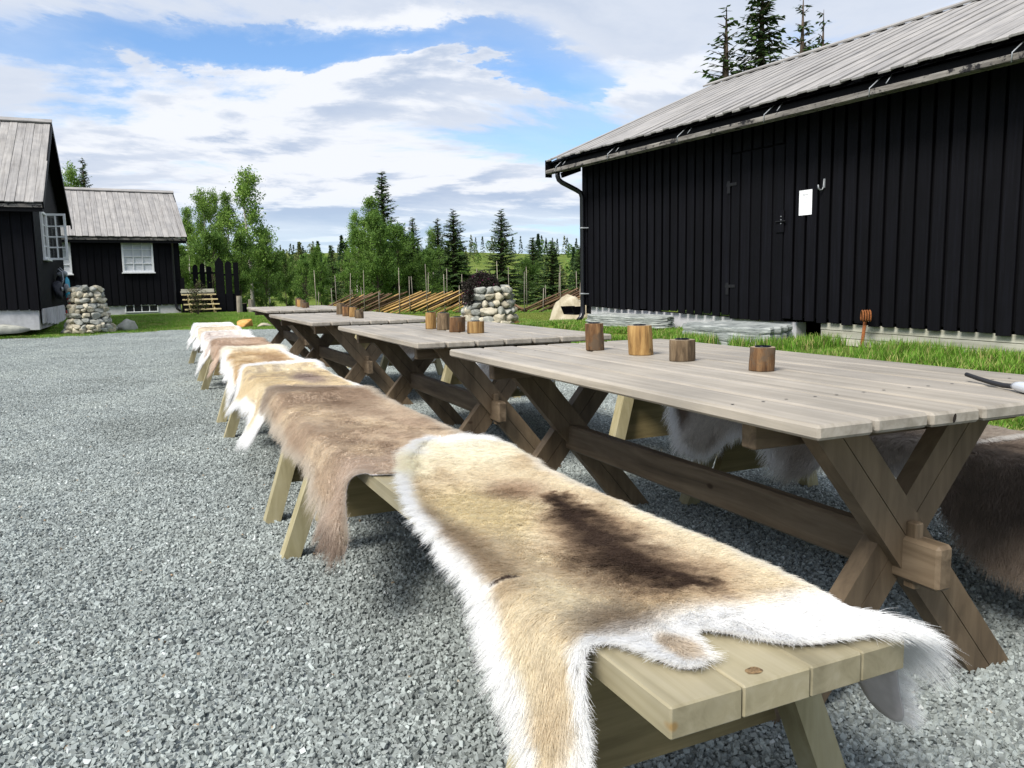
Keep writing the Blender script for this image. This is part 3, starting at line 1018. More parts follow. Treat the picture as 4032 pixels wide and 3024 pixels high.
def make_hide(label, outline, xc, colfn, n_hair, seed, lenfn=None, spacing=0.02, flow=(-1.0, 0.55), hair_r=0.00055, lift=None, group='reindeer hides laid over the benches', wrinkle=0.008):
    r = np.random.default_rng(seed)
    poly = catmull(outline)
    v, f = cdt(poly, spacing, 0.35, seed)
    Yv, s = v[:, 0], v[:, 1]

    def surf(Yv, s):
        base = (lift(Yv, s) if lift else 0.0) + wrinkle * (fbm(Yv * 9 + seed, s * 2.2, seed, 2) - 0.35) + 0.012 * (fbm(Yv * 3.5, s * 5 + seed, seed + 5, 2) - 0.4)
        base = np.maximum(base, 0.0)
        # lower edge of hanging flaps wavers in and out
        hang = smooth(BW / 2, BW / 2 + 0.15, np.abs(s))
        x, y, z = drape(Yv, s, xc, base)
        x = x - np.sign(s) * hang * 0.045 * (vnoise(Yv * 7 + seed, s * 2, seed + 9) - 0.5) * -1
        y = y + hang * 0.02 * (vnoise(Yv * 5, s * 7 + seed, seed + 3) - 0.5)
        return np.stack([x, y, z], -1)

    V = surf(Yv, s)
    ed = edge_dist(Yv, s, poly)
    C_ = fade_col(colfn(Yv, s, ed))
    # keep triangle winding so that normals point out of the fur side
    e1, e2 = V[f[:, 1]] - V[f[:, 0]], V[f[:, 2]] - V[f[:, 0]]
    nrm = np.cross(e1, e2)
    ref = np.stack([np.where(np.abs(s[f].mean(1)) > BW / 2, np.sign(s[f].mean(1)), 0), np.zeros(len(f)), np.ones(len(f))], -1)
    flip = (nrm * ref).sum(1) < 0
    f[flip] = f[flip][:, ::-1]
    nrm[flip] *= -1
    nrm /= np.linalg.norm(nrm, axis=1)[:, None] + 1e-12
    vn = np.zeros_like(V)
    for k in range(3): np.add.at(vn, f[:, k], nrm)
    vn /= np.linalg.norm(vn, axis=1)[:, None] + 1e-12
    nv = len(V)
    V2 = np.concatenate([V, V - vn * 0.0035])
    F2 = np.concatenate([f, f[:, ::-1] + nv])
    mi = np.concatenate([np.zeros(len(f), int), np.ones(len(f), int)])
    # close the rim
    ecount = {}
    for tri in f:
        for a, b in ((tri[0], tri[1]), (tri[1], tri[2]), (tri[2], tri[0])):
            ecount[(a, b)] = ecount.get((a, b), 0) + 1
    rim = []
    for (a, b) in ecount:
        if (b, a) not in ecount: rim += [(a, a + nv, b), (b, a + nv, b + nv)]
    F2 = np.concatenate([F2, np.array(rim)]); mi = np.concatenate([mi, np.ones(len(rim), int)])
    Cc = np.concatenate([C_ * 0.85, np.full_like(C_, 0.5)])
    base = (float(xc), float(Yv.mean()), HB)
    t = thing('reindeer_hide', label, 'hide', base, group)
    obj('pelt', mesh_from('pelt', V2 - np.array(base), F2, True, [M_PELT, M_SUEDE], mi, Cc), t, T(*base))
    # ---- hair
    area = np.linalg.norm(np.cross(e1, e2), axis=1)
    ti = r.choice(len(f), n_hair, p=area / area.sum())
    a, b = r.uniform(0, 1, n_hair), r.uniform(0, 1, n_hair)
    m_ = a + b > 1; a[m_], b[m_] = 1 - a[m_], 1 - b[m_]
    w = np.stack([1 - a - b, a, b], -1)
    root = (V[f[ti]] * w[..., None]).sum(1)
    hn = (vn[f[ti]] * w[..., None]).sum(1); hn /= np.linalg.norm(hn, axis=1)[:, None]
    hY, hs = (Yv[f[ti]] * w).sum(1), (s[f[ti]] * w).sum(1)
    hed = edge_dist(hY, hs, poly)
    col = fade_col(colfn(hY, hs, hed))
    L_ = lenfn(hY, hs, hed) if lenfn else 0.018 + 0.024 * (1 - smooth(0.0, 0.07, hed)) + 0.03 * smooth(0.34, 0.42, -hs)
    # clumps share direction and length
    cl = fbm(hY * 55 + seed, hs * 55, seed + 31, 2)
    L_ = L_ * (0.6 + 0.55 * cl + r.uniform(-0.18, 0.22, n_hair))
    # flow on the pelt: towards the tail and out to the flanks, turning outwards at the rim
    eps = 0.004
    gx = edge_dist(hY + eps, hs, poly) - edge_dist(hY - eps, hs, poly)
    gy = edge_dist(hY, hs + eps, poly) - edge_dist(hY, hs - eps, poly)
    rimw = 1 - smooth(0.0, 0.06, hed)
    fy = flow[0] + 0.0 * hY; fs = flow[1] * np.clip(hs / 0.15, -1.3, 1.3)
    gl = np.hypot(gx, gy) + 1e-9
    fy = fy * (1 - 0.45 * rimw) - gx / gl * rimw * 0.75
    fs = fs * (1 - 0.45 * rimw) - gy / gl * rimw * 0.75
    sw = (fbm(hY * 5 + 3, hs * 5, seed + 40, 3) - 0.5) * 2.0 + (cl - 0.5) * 0.6
    c_, s_ = np.cos(sw), np.sin(sw)
    fy, fs = fy * c_ - fs * s_, fy * s_ + fs * c_
    p2 = surf(hY + eps * fy, hs + eps * fs)
    p1 = surf(hY, hs)
    d = p2 - p1; d -= hn * (d * hn).sum(1)[:, None]; d /= np.linalg.norm(d, axis=1)[:, None] + 1e-12
    d = d + r.normal(0, 0.22, d.shape); d -= hn * (d * hn).sum(1)[:, None]; d /= np.linalg.norm(d, axis=1)[:, None] + 1e-12
    lift_a = np.radians(22 + 10 * (cl - 0.5) + r.normal(0, 6, n_hair) + 6 * (1 - smooth(0, .05, hed)))
    K = 4
    pos = np.zeros((n_hair, K, 3)); rad = np.zeros((n_hair, K))
    p = root.copy()
    for k in range(K):
        tt = k / (K - 1)
        ang = lift_a * (1.25 - 0.75 * tt)
        if k: p = p + (hn * np.sin(ang)[:, None] + d * np.cos(ang)[:, None]) * (L_ / (K - 1))[:, None] + np.array([0, 0, -1.0]) * (L_ * L_ * 4.5 * tt / (K - 1))[:, None]
        pos[:, k] = p
        rad[:, k] = hair_r * (1 - 0.85 * tt) * (1 - 0.3 * rimw)
    # clumps: tips draw together, each lock leaning its own way
    cell = np.floor(hY / 0.011).astype(np.int64) * 100003 + np.floor(hs / 0.011).astype(np.int64)
    _, inv = np.unique(cell, return_inverse=True)
    cnt_ = np.bincount(inv).astype(float)
    mean = np.stack([np.bincount(inv, root[:, q]) / cnt_ for q in range(3)], -1)[inv]
    lean_ = r.normal(0, 1, (len(cnt_), 3))[inv]
    clump = 0.20 + 0.28 * (1 - smooth(0.0, 0.06, hed))
    for k in range(1, K):
        tt = k / (K - 1)
        pos[:, k] += (mean - root) * clump[:, None] * tt ** 1.3 + (d * lean_[:, :1] * 0.08 + np.cross(hn, d) * lean_[:, 1:2] * 0.30) * clump[:, None] * (L_ * tt ** 1.5)[:, None]
    lum_ = r.uniform(0.93, 1.06, len(cnt_))[inv][:, None]
    col = np.clip(col * lum_ * r.uniform(0.86, 1.12, (n_hair, 1)), 0, 0.95)
    hc = bpy.data.hair_curves.new('fur')
    hc.add_curves([K] * n_hair)
    hc.attributes['position'].data.foreach_set('vector', (pos - np.array(base)).astype(np.float32).ravel())
    ra = hc.attributes.get('radius') or hc.attributes.new('radius', 'FLOAT', 'POINT')
    ra.data.foreach_set('value', rad.astype(np.float32).ravel())
    ca = hc.attributes.new('fur_color', 'FLOAT_COLOR', 'CURVE')
    c4 = np.ones((n_hair, 4), np.float32); c4[:, :3] = col
    ca.data.foreach_set('color', c4.ravel())
    hc.materials.append(M_FUR)
    o = bpy.data.objects.new('fur', hc)
    put(o, T(*base), t); o['kind'] = 'stuff'
    return t


WHITEF, CREAM, TAN, BROWN, DARK = lin(250, 249, 246), lin(240, 226, 190), lin(214, 190, 148), lin(150, 122, 92), lin(42, 27, 20)
XCL, XCR = BX_L + BW / 2, BX_R + BW / 2


def path_dist(Yv, s, path):
    d = np.full(np.shape(Yv), 9.0)
    for (y1, s1, w1), (y2, s2, w2) in zip(path[:-1], path[1:]):
        dy, ds = y2 - y1, s2 - s1
        t = np.clip(((Yv - y1) * dy + (s - s1) * ds) / (dy * dy + ds * ds), 0, 1)
        q = np.hypot(Yv - y1 - t * dy, s - s1 - t * ds) / (w1 + (w2 - w1) * t)
        d = np.minimum(d, q)
    return d


def col_near(Yv, s, ed):
    n1, n2 = fbm(Yv * 6, s * 9, 71, 4), fbm(Yv * 18, s * 26, 72, 3)
    c = mixv(TAN, CREAM, 0.35 + (n1 - 0.5) * 2.2)
    # cream shoulder on the far left of the top
    q = np.hypot((Yv - 1.72) / 0.26, (s + 0.08) / 0.14)
    c = mixv(c, lin(240, 222, 174), (1 - smooth(0.4, 1.2, q)))
    q = np.hypot((Yv - 1.32) / 0.5, (s - 0.26) / 0.12)
    c = mixv(c, CREAM, 0.8 * (1 - smooth(0.3, 1.0, q)))
    # brown saddle
    n3 = fbm(Yv * 60, s * 60, 73, 2)
    pd = path_dist(Yv + (n1 - 0.5) * 0.16 + (n3 - 0.5) * 0.05, s + (n2 - 0.5) * 0.05 + (n3 - 0.5) * 0.04, [(1.76, 0.12, 0.028), (1.62, 0.10, 0.055), (1.42, 0.05, 0.075), (1.24, 0.01, 0.095), (1.14, 0.03, 0.088), (1.07, 0.07, 0.036)])
    c = mixv(c, lin(184, 150, 106), 0.75 * (1 - smooth(0.8, 1.9, pd)))
    c = mixv(c, lin(120, 86, 58), 0.75 * (1 - smooth(0.5, 1.4, pd)))
    c = mixv(c, DARK, 0.95 * (1 - smooth(0.15, 1.20, pd)))
    q = np.hypot((Yv - 1.03) / 0.10, (s + 0.14) / 0.09)
    c = mixv(c, lin(120, 92, 66), 0.7 * (1 - smooth(0.3, 1.2, q)))
    q = np.hypot((Yv - 1.85) / 0.12, (s - 0.06) / 0.10)
    c = mixv(c, lin(168, 128, 92), 0.7 * (1 - smooth(0.3, 1.2, q)))
    # darker line where the flank turns over the edge
    c = mixv(c, lin(150, 122, 86), 0.75 * (1 - smooth(0.0, 0.07, np.abs(s + 0.215 + 0.02 * (n1 - 0.5)))) * smooth(1.2, 1.35, Yv) * (1 - smooth(1.75, 1.9, Yv)))
    # white belly rim and neck
    edge_w = 0.012 + 0.022 * n1
    c = mixv(c, WHITEF, (1 - smooth(edge_w * 0.6, edge_w * 1.8, ed)) * np.where((s > 0.2) & (Yv > 0.98), 0.45, 1.0))
    flank = (1 - smooth(0.018, 0.055, ed)) * smooth(0.20, 0.25, -s) * smooth(1.0, 1.15, Yv)
    c = mixv(c, WHITEF, flank)
    c = mixv(c, lin(246, 236, 206), smooth(2.05, 2.25, Yv + (n1 - 0.5) * 0.3))
    c = mixv(c, WHITEF, smooth(2.22, 2.42, Yv + (n2 - 0.5) * 0.2))
    near = (1 - smooth(0.96, 1.05, Yv + (n1 - 0.5) * 0.08)) * smooth(-0.25, -0.19, s)
    c = mixv(c, WHITEF, near)
    legw = smooth(0.24, 0.30, -s) * (1 - smooth(0.91, 0.975, Yv + (n1 - 0.5) * 0.08))
    c = mixv(c, WHITEF, 0.8 * legw)
    c = mixv(c, lin(216, 208, 200), 0.6 * smooth(0.42, 0.52, -s))
    tear = np.hypot((Yv - 1.285 + 0.35 * (s + 0.222)) / 0.012, (s + 0.222) / 0.035)
    c = mixv(c, lin(40, 26, 20), 1 - smooth(0.6, 1.1, tear))
    paw = np.hypot((Yv - 0.93) / 0.05, (s + 0.105) / 0.022)
    c = mixv(c, lin(196, 168, 124), 0.75 * (1 - smooth(0.5, 1.2, paw)))
    return c


def len_near(Yv, s, ed):
    L_ = 0.016 + 0.020 * (1 - smooth(0.0, 0.055, ed)) + 0.014 * smooth(2.0, 2.3, Yv)
    tail = 1 - smooth(0.3, 1.0, np.hypot((Yv - 0.86) / 0.08, (s - 0.24) / 0.10))
    tear = np.hypot((Yv - 1.285 + 0.35 * (s + 0.222)) / 0.012, (s + 0.222) / 0.035)
    return (L_ + 0.008 * smooth(0.24, 0.3, -s) + 0.055 * tail) * (0.15 + 0.85 * smooth(0.8, 1.6, tear))


HIDE_NEAR = [(2.44, 0.02), (2.50, 0.11), (2.46, 0.20), (2.30, 0.235), (2.0, 0.235), (1.7, 0.245), (1.35, 0.245), (1.08, 0.24), (0.985, 0.27), (0.975, 0.38), (0.955, 0.47), (0.905, 0.475),
             (0.885, 0.38), (0.865, 0.29), (0.822, 0.235), (0.838, 0.15), (0.850, 0.06), (0.93, -0.015), (0.955, -0.06), (0.875, -0.095), (0.872, -0.140), (0.955, -0.170), (0.985, -0.215),
             (0.945, -0.27), (0.895, -0.36), (0.875, -0.50), (0.910, -0.60), (0.975, -0.55), (1.01, -0.43), (1.06, -0.375), (1.17, -0.325), (1.34, -0.270), (1.56, -0.248), (1.76, -0.232), (1.93, -0.200), (2.06, -0.170), (2.2, -0.12), (2.34, -0.05)]


def lift_over(y0, y1, h=0.016):
    return lambda Yv, s: h * smooth(y0, y1, Yv)


def neck_lift(Yv, s):
    return 0.016 * smooth(2.0, 2.12, Yv) + 0.028 * np.exp(-((Yv - 2.32) / 0.12) ** 2 - ((s - 0.10) / 0.13) ** 2)


make_hide('cream reindeer hide with a dark brown saddle over the near end of the nearest bench', HIDE_NEAR, XCL, col_near, 260000, 101, len_near, 0.013, (-1.0, 0.6), 0.00050, neck_lift)


def simple_col(base, light, dark, spine, edge, edge_w, seed, ends=None, leg=None):
    def fn(Yv, s, ed):
        n1, n2 = fbm(Yv * 4 + seed, s * 7, seed, 4), fbm(Yv * 14, s * 22 + seed, seed + 1, 3)
        c = mixv(base, light, 0.4 + (n1 - 0.5) * 2.4)
        if spine is not None:
            ys, sc, w, amt, half = spine
            q = np.hypot((Yv - ys) / half, (s - sc + (n1 - 0.5) * 0.10) / w)
            c = mixv(c, dark, amt * (1 - smooth(0.35, 1.15, q + (n2 - 0.5) * 0.5)))
        c = mixv(c, np.asarray(dark), 0.35 * smooth(0.56, 0.72, n2))
        if edge is not None:
            w_ = edge_w * (0.5 + n1)
            c = mixv(c, edge, 1 - smooth(w_ * 0.5, w_ * 1.6, ed))
        if ends is not None:
            for (yy, ww, cc, am) in ends:
                c = mixv(c, cc, am * (1 - smooth(0.3, 1.0, np.abs(Yv - yy + (n1 - 0.5) * 0.12) / ww)))
        if leg is not None:
            s0, cc, am = leg
            c = mixv(c, cc, am * smooth(s0, s0 + 0.06, -s + (n1 - 0.5) * 0.05))
        return c
    return fn


LEFT = [
    # outline, colours, hairs
    ('brown grey reindeer hide with a dark ragged leg hanging, next behind the cream saddled one',
     [(4.05, -0.03), (4.12, -0.15), (4.10, -0.24), (3.95, -0.31), (3.6, -0.325), (3.2, -0.335), (2.85, -0.340), (2.62, -0.37), (2.45, -0.41), (2.28, -0.44), (2.12, -0.45), (2.10, -0.405), (2.22, -0.34), (2.30, -0.275), (2.24, -0.225), (2.18, -0.20), (2.16, -0.02), (2.2, 0.16),
      (2.5, 0.225), (2.9, 0.235), (3.4, 0.245), (3.75, 0.22), (3.95, 0.12)],
     simple_col(lin(186, 158, 128), lin(224, 202, 168), lin(148, 118, 92), (3.6, 0.06, 0.17, 0.6, 0.5), lin(206, 190, 168), 0.03, 201, [(4.05, 0.22, lin(152, 128, 106), 0.7), (2.3, 0.22, lin(204, 180, 158), 0.7)], (0.38, lin(112, 84, 64), 0.85)),
     130000, 201, None, lift_over(3.70, 3.84, 0.030), 0.016, 0.00055),
    ('cream reindeer hide with a mauve grey back and white legs, third along the left benches',
     [(5.46, 0.03), (5.42, -0.14), (5.38, -0.26), (5.32, -0.36), (5.18, -0.44), (4.98, -0.42), (4.7, -0.37), (4.42, -0.40), (4.2, -0.47), (4.02, -0.47), (3.98, -0.38), (3.96, -0.28), (3.95, -0.10), (3.93, 0.14), (4.0, 0.23), (4.5, 0.26), (5.1, 0.27), (5.48, 0.2)],
     simple_col(lin(226, 204, 158), lin(240, 226, 190), lin(156, 132, 122), (4.75, 0.05, 0.10, 0.9, 0.40), WHITEF, 0.05, 301, [(5.45, 0.16, WHITEF, 0.95), (4.05, 0.12, WHITEF, 0.9)], (0.38, WHITEF, 0.95)),
     65000, 301, None, lift_over(5.18, 5.30, 0.032), 0.02, 0.0008),
    ('golden tan reindeer hide with white borders, fourth along the left benches',
     [(7.05, 0.0), (7.02, -0.18), (6.9, -0.27), (6.3, -0.33), (5.8, -0.36), (5.55, -0.40), (5.40, -0.45), (5.34, -0.40), (5.34, -0.2), (5.34, 0.1), (5.45, 0.24), (6.1, 0.245), (6.8, 0.25), (7.07, 0.15)],
     simple_col(lin(204, 170, 116), lin(234, 212, 168), lin(162, 120, 76), (6.2, 0.05, 0.10, 0.7, 0.6), WHITEF, 0.07, 401, [(7.05, 0.30, lin(246, 238, 214), 0.95)], (0.34, WHITEF, 0.6)),
     45000, 401, None, lift_over(6.75, 6.9, 0.035), 0.024, 0.001),
    ('pinkish tan reindeer hide without white, fifth along the left benches',
     [(8.3, 0.0), (8.25, -0.2), (7.9, -0.29), (7.4, -0.34), (7.1, -0.40), (6.97, -0.40), (6.94, -0.3), (6.93, -0.2), (6.93, 0.1), (7.0, 0.23), (7.5, 0.24), (8.2, 0.2)],
     simple_col(lin(198, 166, 136), lin(216, 190, 164), lin(164, 128, 94), (7.5, 0.08, 0.10, 0.6, 0.6), None, 0.03, 501),
     30000, 501, None, lift_over(8.0, 8.15, 0.035), 0.028, 0.0013),
    ('pale pinkish white reindeer hide with a long white leg hanging, sixth along the left benches',
     [(9.7, 0.0), (9.7, -0.25), (9.2, -0.33), (8.8, -0.38), (8.55, -0.50), (8.42, -0.54), (8.3, -0.44), (8.2, -0.37), (8.17, -0.2), (8.17, 0.1), (8.25, 0.25), (9.0, 0.25), (9.7, 0.22)],
     simple_col(lin(218, 204, 194), lin(238, 229, 220), lin(182, 164, 152), (8.7, 0.05, 0.07, 0.5, 0.6), WHITEF, 0.06, 601, None, (0.36, WHITEF, 0.95)),
     26000, 601, None, lift_over(9.4, 9.55, 0.035), 0.03, 0.0015),
    ('cream and fawn reindeer hide, second from the far end of the left benches',
     [(10.9, 0.0), (10.9, -0.25), (10.3, -0.38), (9.75, -0.38), (9.58, -0.2), (9.58, 0.2), (9.8, 0.25), (10.8, 0.25)],
     simple_col(lin(220, 202, 172), lin(239, 228, 204), lin(182, 158, 134), (10.2, -0.1, 0.12, 0.6, 0.3), WHITEF, 0.06, 701),
     20000, 701, None, lift_over(10.6, 10.75, 0.035), 0.035, 0.0018),
    ('creamy white reindeer hide at the far end of the left benches',
     [(12.0, 0.0), (12.0, -0.22), (11.6, -0.36), (11.2, -0.46), (11.0, -0.42), (10.8, -0.33), (10.78, -0.1), (10.78, 0.2), (11.0, 0.26), (11.9, 0.25)],
     simple_col(lin(230, 215, 190), lin(244, 236, 222), lin(194, 174, 148), (11.3, 0.0, 0.08, 0.5, 0.3), WHITEF, 0.06, 801, [(11.9, 0.3, WHITEF, 0.5)]),
     20000, 801, None, lambda Y_, s_: 0.01 + 0.03 * smooth(11.2, 11.8, Y_), 0.035, 0.0018),
]
for lab, outl, cf, nh, sd, lf, li, spc, hr in LEFT:
    make_hide(lab, outl, XCL, cf, nh, sd, lf, spc, (-1.0, 0.6), hr, li)

RIGHT = [
    ('dark brown reindeer hide with a pale top on the barn side of the nearest table',
     [(1.66, 0.0), (1.70, -0.2), (1.68, -0.33), (1.58, -0.44), (1.42, -0.52), (1.22, -0.52), (1.0, -0.45), (0.85, -0.3), (0.78, 0.0), (0.82, 0.25), (1.1, 0.4), (1.5, 0.4)],
     simple_col(lin(104, 88, 74), lin(140, 120, 100), lin(56, 45, 38), (1.2, -0.3, 0.2, 0.5, 0.5), None, 0.03, 901, None, None), 60000, 901, 0.02, 0.0008),
    ('shaggy grey brown reindeer hide hanging behind the crossed legs of the nearest table',
     [(2.05, 0.0), (2.03, -0.22), (1.98, -0.30), (1.90, -0.36), (1.82, -0.36), (1.74, -0.28), (1.70, -0.2), (1.68, 0.1), (1.75, 0.35), (2.0, 0.35)],
     simple_col(lin(128, 112, 96), lin(166, 152, 136), lin(90, 76, 66), None, lin(206, 200, 192), 0.03, 951), 26000, 951, 0.02, 0.0009),
    ('white and brown reindeer hide sagging under the far side of the nearest table',
     [(3.08, 0.0), (3.10, -0.22), (3.06, -0.34), (2.92, -0.46), (2.72, -0.48), (2.60, -0.37), (2.44, -0.34), (2.32, -0.44), (2.18, -0.43), (2.06, -0.30), (2.04, 0.0), (2.1, 0.3), (2.6, 0.36), (3.0, 0.3)],
     simple_col(lin(206, 198, 186), lin(236, 232, 226), lin(122, 100, 80), (3.0, -0.30, 0.14, 0.95, 0.12), WHITEF, 0.05, 971, [(2.2, 0.14, lin(150, 132, 114), 0.7)]), 50000, 971, 0.02, 0.0009),
    ('white reindeer hide with a dark flank on the barn side of the second table',
     [(5.70, 0.0), (5.72, -0.25), (5.62, -0.42), (5.40, -0.50), (5.18, -0.42), (4.8, -0.36), (4.3, -0.34), (4.2, 0.0), (4.3, 0.3), (5.0, 0.33), (5.6, 0.3)],
     simple_col(lin(224, 216, 206), WHITEF, lin(120, 104, 92), (4.7, -0.2, 0.2, 0.8, 0.3), WHITEF, 0.05, 981), 22000, 981, 0.03, 0.0013),
    ('grey fawn reindeer hide on the barn side of the third table',
     [(7.9, 0.0), (7.9, -0.25), (7.5, -0.40), (6.9, -0.36), (6.4, -0.33), (6.3, 0.0), (6.5, 0.3), (7.6, 0.3)],
     simple_col(lin(178, 156, 132), lin(206, 190, 168), lin(132, 108, 86), (7.0, 0.0, 0.1, 0.6, 0.5), WHITEF, 0.04, 991), 16000, 991, 0.035, 0.0016),
]
for lab, outl, cf, nh, sd, spc, hr in RIGHT:
    make_hide(lab, outl, XCR, cf, nh, sd, lambda Y_, s_, e_: 0.03 + 0.02 * (1 - smooth(0, 0.08, e_)), spc, (-0.6, 0.9), hr)


# ------------------------------------------------------------------ log candle holders
def log_holder(x, y, d, h, seed, label):
    r = np.random.default_rng(seed)
    t = thing('log_candle_holder', label, 'candle holder', (x, y, HT), 'log candle holders standing on the tables', r.uniform(0, 6.28))
    n = 22
    ang = np.linspace(0, 2 * np.pi, n, endpoint=False)
    rad = d / 2 * (1 + 0.05 * np.sin(ang * 2 + seed) + 0.03 * np.sin(ang * 5 + 2 * seed) + r.normal(0, 0.012, n))
    V, F = [], []
    rows = [(0, 0.985), (0.004, 1.0), (h * 0.35, 1.0 + r.normal(0, .01)), (h * 0.7, 0.99 + r.normal(0, .01)), (h - 0.003, 0.985), (h, 0.965)]
    lean = r.normal(0, 0.03, 2)
    for z, k in rows:
        for i in range(n):
            jj = 1 + r.normal(0, 0.006)
            V.append((rad[i] * k * jj * math.cos(ang[i]) + lean[0] * z, rad[i] * k * jj * math.sin(ang[i]) + lean[1] * z, z + 0.0005))
    for q in range(len(rows) - 1):
        for i in range(n): F.append([q * n + i, q * n + (i + 1) % n, (q + 1) * n + (i + 1) % n, (q + 1) * n + i])
    F.append(list(range(n))[::-1])
    W = WM[t.name]
    obj('log', mesh_from('log', V, F, True, [M_LOGS[seed % 3]]), t, W)
    # end grain ring and recessed tin
    ri = min(0.021, d * 0.33)
    V, F = [], []
    for i in range(n): V.append((rad[i] * 0.965 * math.cos(ang[i]) + lean[0] * h, rad[i] * 0.965 * math.sin(ang[i]) + lean[1] * h, h + 0.0008))
    for z in (h + 0.0008, h - 0.018):
        for i in range(n): V.append((ri * math.cos(ang[i]) + lean[0] * h, ri * math.sin(ang[i]) + lean[1] * h, z))
    for i in range(n):
        k = (i + 1) % n
        F.append([i, k, n + k, n + i]); F.append([n + i, n + k, 2 * n + k, 2 * n + i])
    F.append([2 * n + i for i in range(n)])
    obj('end_grain', mesh_from('end_grain', V, F, False, [M_LOGTOP]), t, W)
    V, F = [], []
    for rr, z in ((ri * 0.97, h + 0.004), (ri * 1.12, h + 0.0045), (ri * 1.12, h + 0.0025), (ri * 0.97, h + 0.0022), (ri * 0.9, h - 0.012)):
        for i in range(n): V.append((rr * math.cos(ang[i]) + lean[0] * h, rr * math.sin(ang[i]) + lean[1] * h, z))
    for q in (0, 1, 2):
        for i in range(n): F.append([q * n + i, (q + 1) * n + i, (q + 1) * n + (i + 1) % n, q * n + (i + 1) % n])
    for i in range(n): F.append([i, i + 4 * n, (i + 1) % n + 4 * n, (i + 1) % n])
    F.append([4 * n + i for i in range(n)])
    obj('candle_tin', mesh_from('candle_tin', V, F, True, [M_TIN]), t, W)


tn = ['nearest table', 'second table from the camera', 'third table from the camera', 'farthest table']
HOLD = [
    [(1.578, 2.753, .070, .105, 'tall slim dark log candle holder'), (1.617, 2.486, .090, .107, 'tall thick cracked yellow log candle holder'), (1.607, 2.221, .086, .071, 'short gnarled grey brown log candle holder'), (1.624, 1.853, .076, .069, 'short round smooth log candle holder nearest the camera')],
    [(1.530, 4.663, .062, .099, 'tall reddish slim log candle holder'), (1.556, 4.510, .074, .098, 'tall fissured brown log candle holder'), (1.553, 4.265, .092, .083, 'middling golden yellow log candle holder'), (1.596, 4.088, .090, .064, 'short pale log candle holder')],
    [(1.604, 7.596, .072, .103, 'tallest brown log candle holder of four'), (1.551, 7.114, .062, .085, 'dark slanting log candle holder'), (1.563, 6.891, .070, .083, 'grey log candle holder in the middle of four'), (1.544, 6.584, .072, .067, 'shortest dark log candle holder of four')],
    [(1.80, 11.20, .080, .112, 'tall dark log candle holder at the back of four'), (1.77, 10.90, .070, .095, 'middling light log candle holder behind another'), (1.76, 10.60, .074, .092, 'middling brown log candle holder before another'), (1.75, 10.35, .082, .064, 'lowest log candle holder in front of four')],
]
for q in range(4):
    for k, (x, y, d, h, lab) in enumerate(HOLD[q]):
        log_holder(x, y, d, h, q * 10 + k + 3, lab + ' on the ' + tn[q])

# long lighter on the nearest table
lt = thing('stick_lighter', 'black flexible stick lighter with a silver handle lying at the edge of the nearest table', 'lighter', (1.80, 1.20, HT))
tube('nozzle', [(1.868, 1.380, HT + .020), (1.858, 1.340, HT + .014), (1.842, 1.295, HT + .010), (1.822, 1.250, HT + .009), (1.803, 1.208, HT + .012)], [.0052, .0056, .0058, .0060, .0062], M_RUBBER, lt, 10)
tube('handle', [(1.806, 1.214, HT + .013), (1.800, 1.202, HT + .014), (1.790, 1.185, HT + .015), (1.775, 1.155, HT + .015), (1.745, 1.095, HT + .014), (1.735, 1.075, HT + .013)], [.0075, .0105, .0125, .013, .012, .006], M_SILVER, lt, 12)
tube('trigger', [(1.796, 1.188, HT + .004), (1.788, 1.172, HT + .003)], [.004, .004], M_IRON, lt, 6)
#@@PART3
# ------------------------------------------------------------------ black barn on the right
BARN_A, BARN_B1, BARN_B0 = 6.938, 10.277, -1.6      # wall plane, far corner, near end (out of frame)
EAVE_A, EAVE_Z, RIDGE_A, RIDGE_Z, ROOF_B1 = 6.49, 2.805, 9.70, 4.21, 10.56


def sill_z(b): return 0.476 + (b - 3.85) * (0.138 / 6.25)


def quad_prism(name, pts, thick, mat, parent, normal):
    """flat polygon pts (world) thickened along normal"""
    n = Vector(normal).normalized() * thick
    k = len(pts)
    o0 = Vector(pts[0])
    V = [tuple(Vector(p) - o0) for p in pts] + [tuple(Vector(p) + n - o0) for p in pts]
    F = [list(range(k))[::-1], [k + i for i in range(k)]] + [[i, (i + 1) % k, k + (i + 1) % k, k + i] for i in range(k)]
    return obj(name, mesh_from(name, V, F, mats=[mat]), parent, T(*o0))


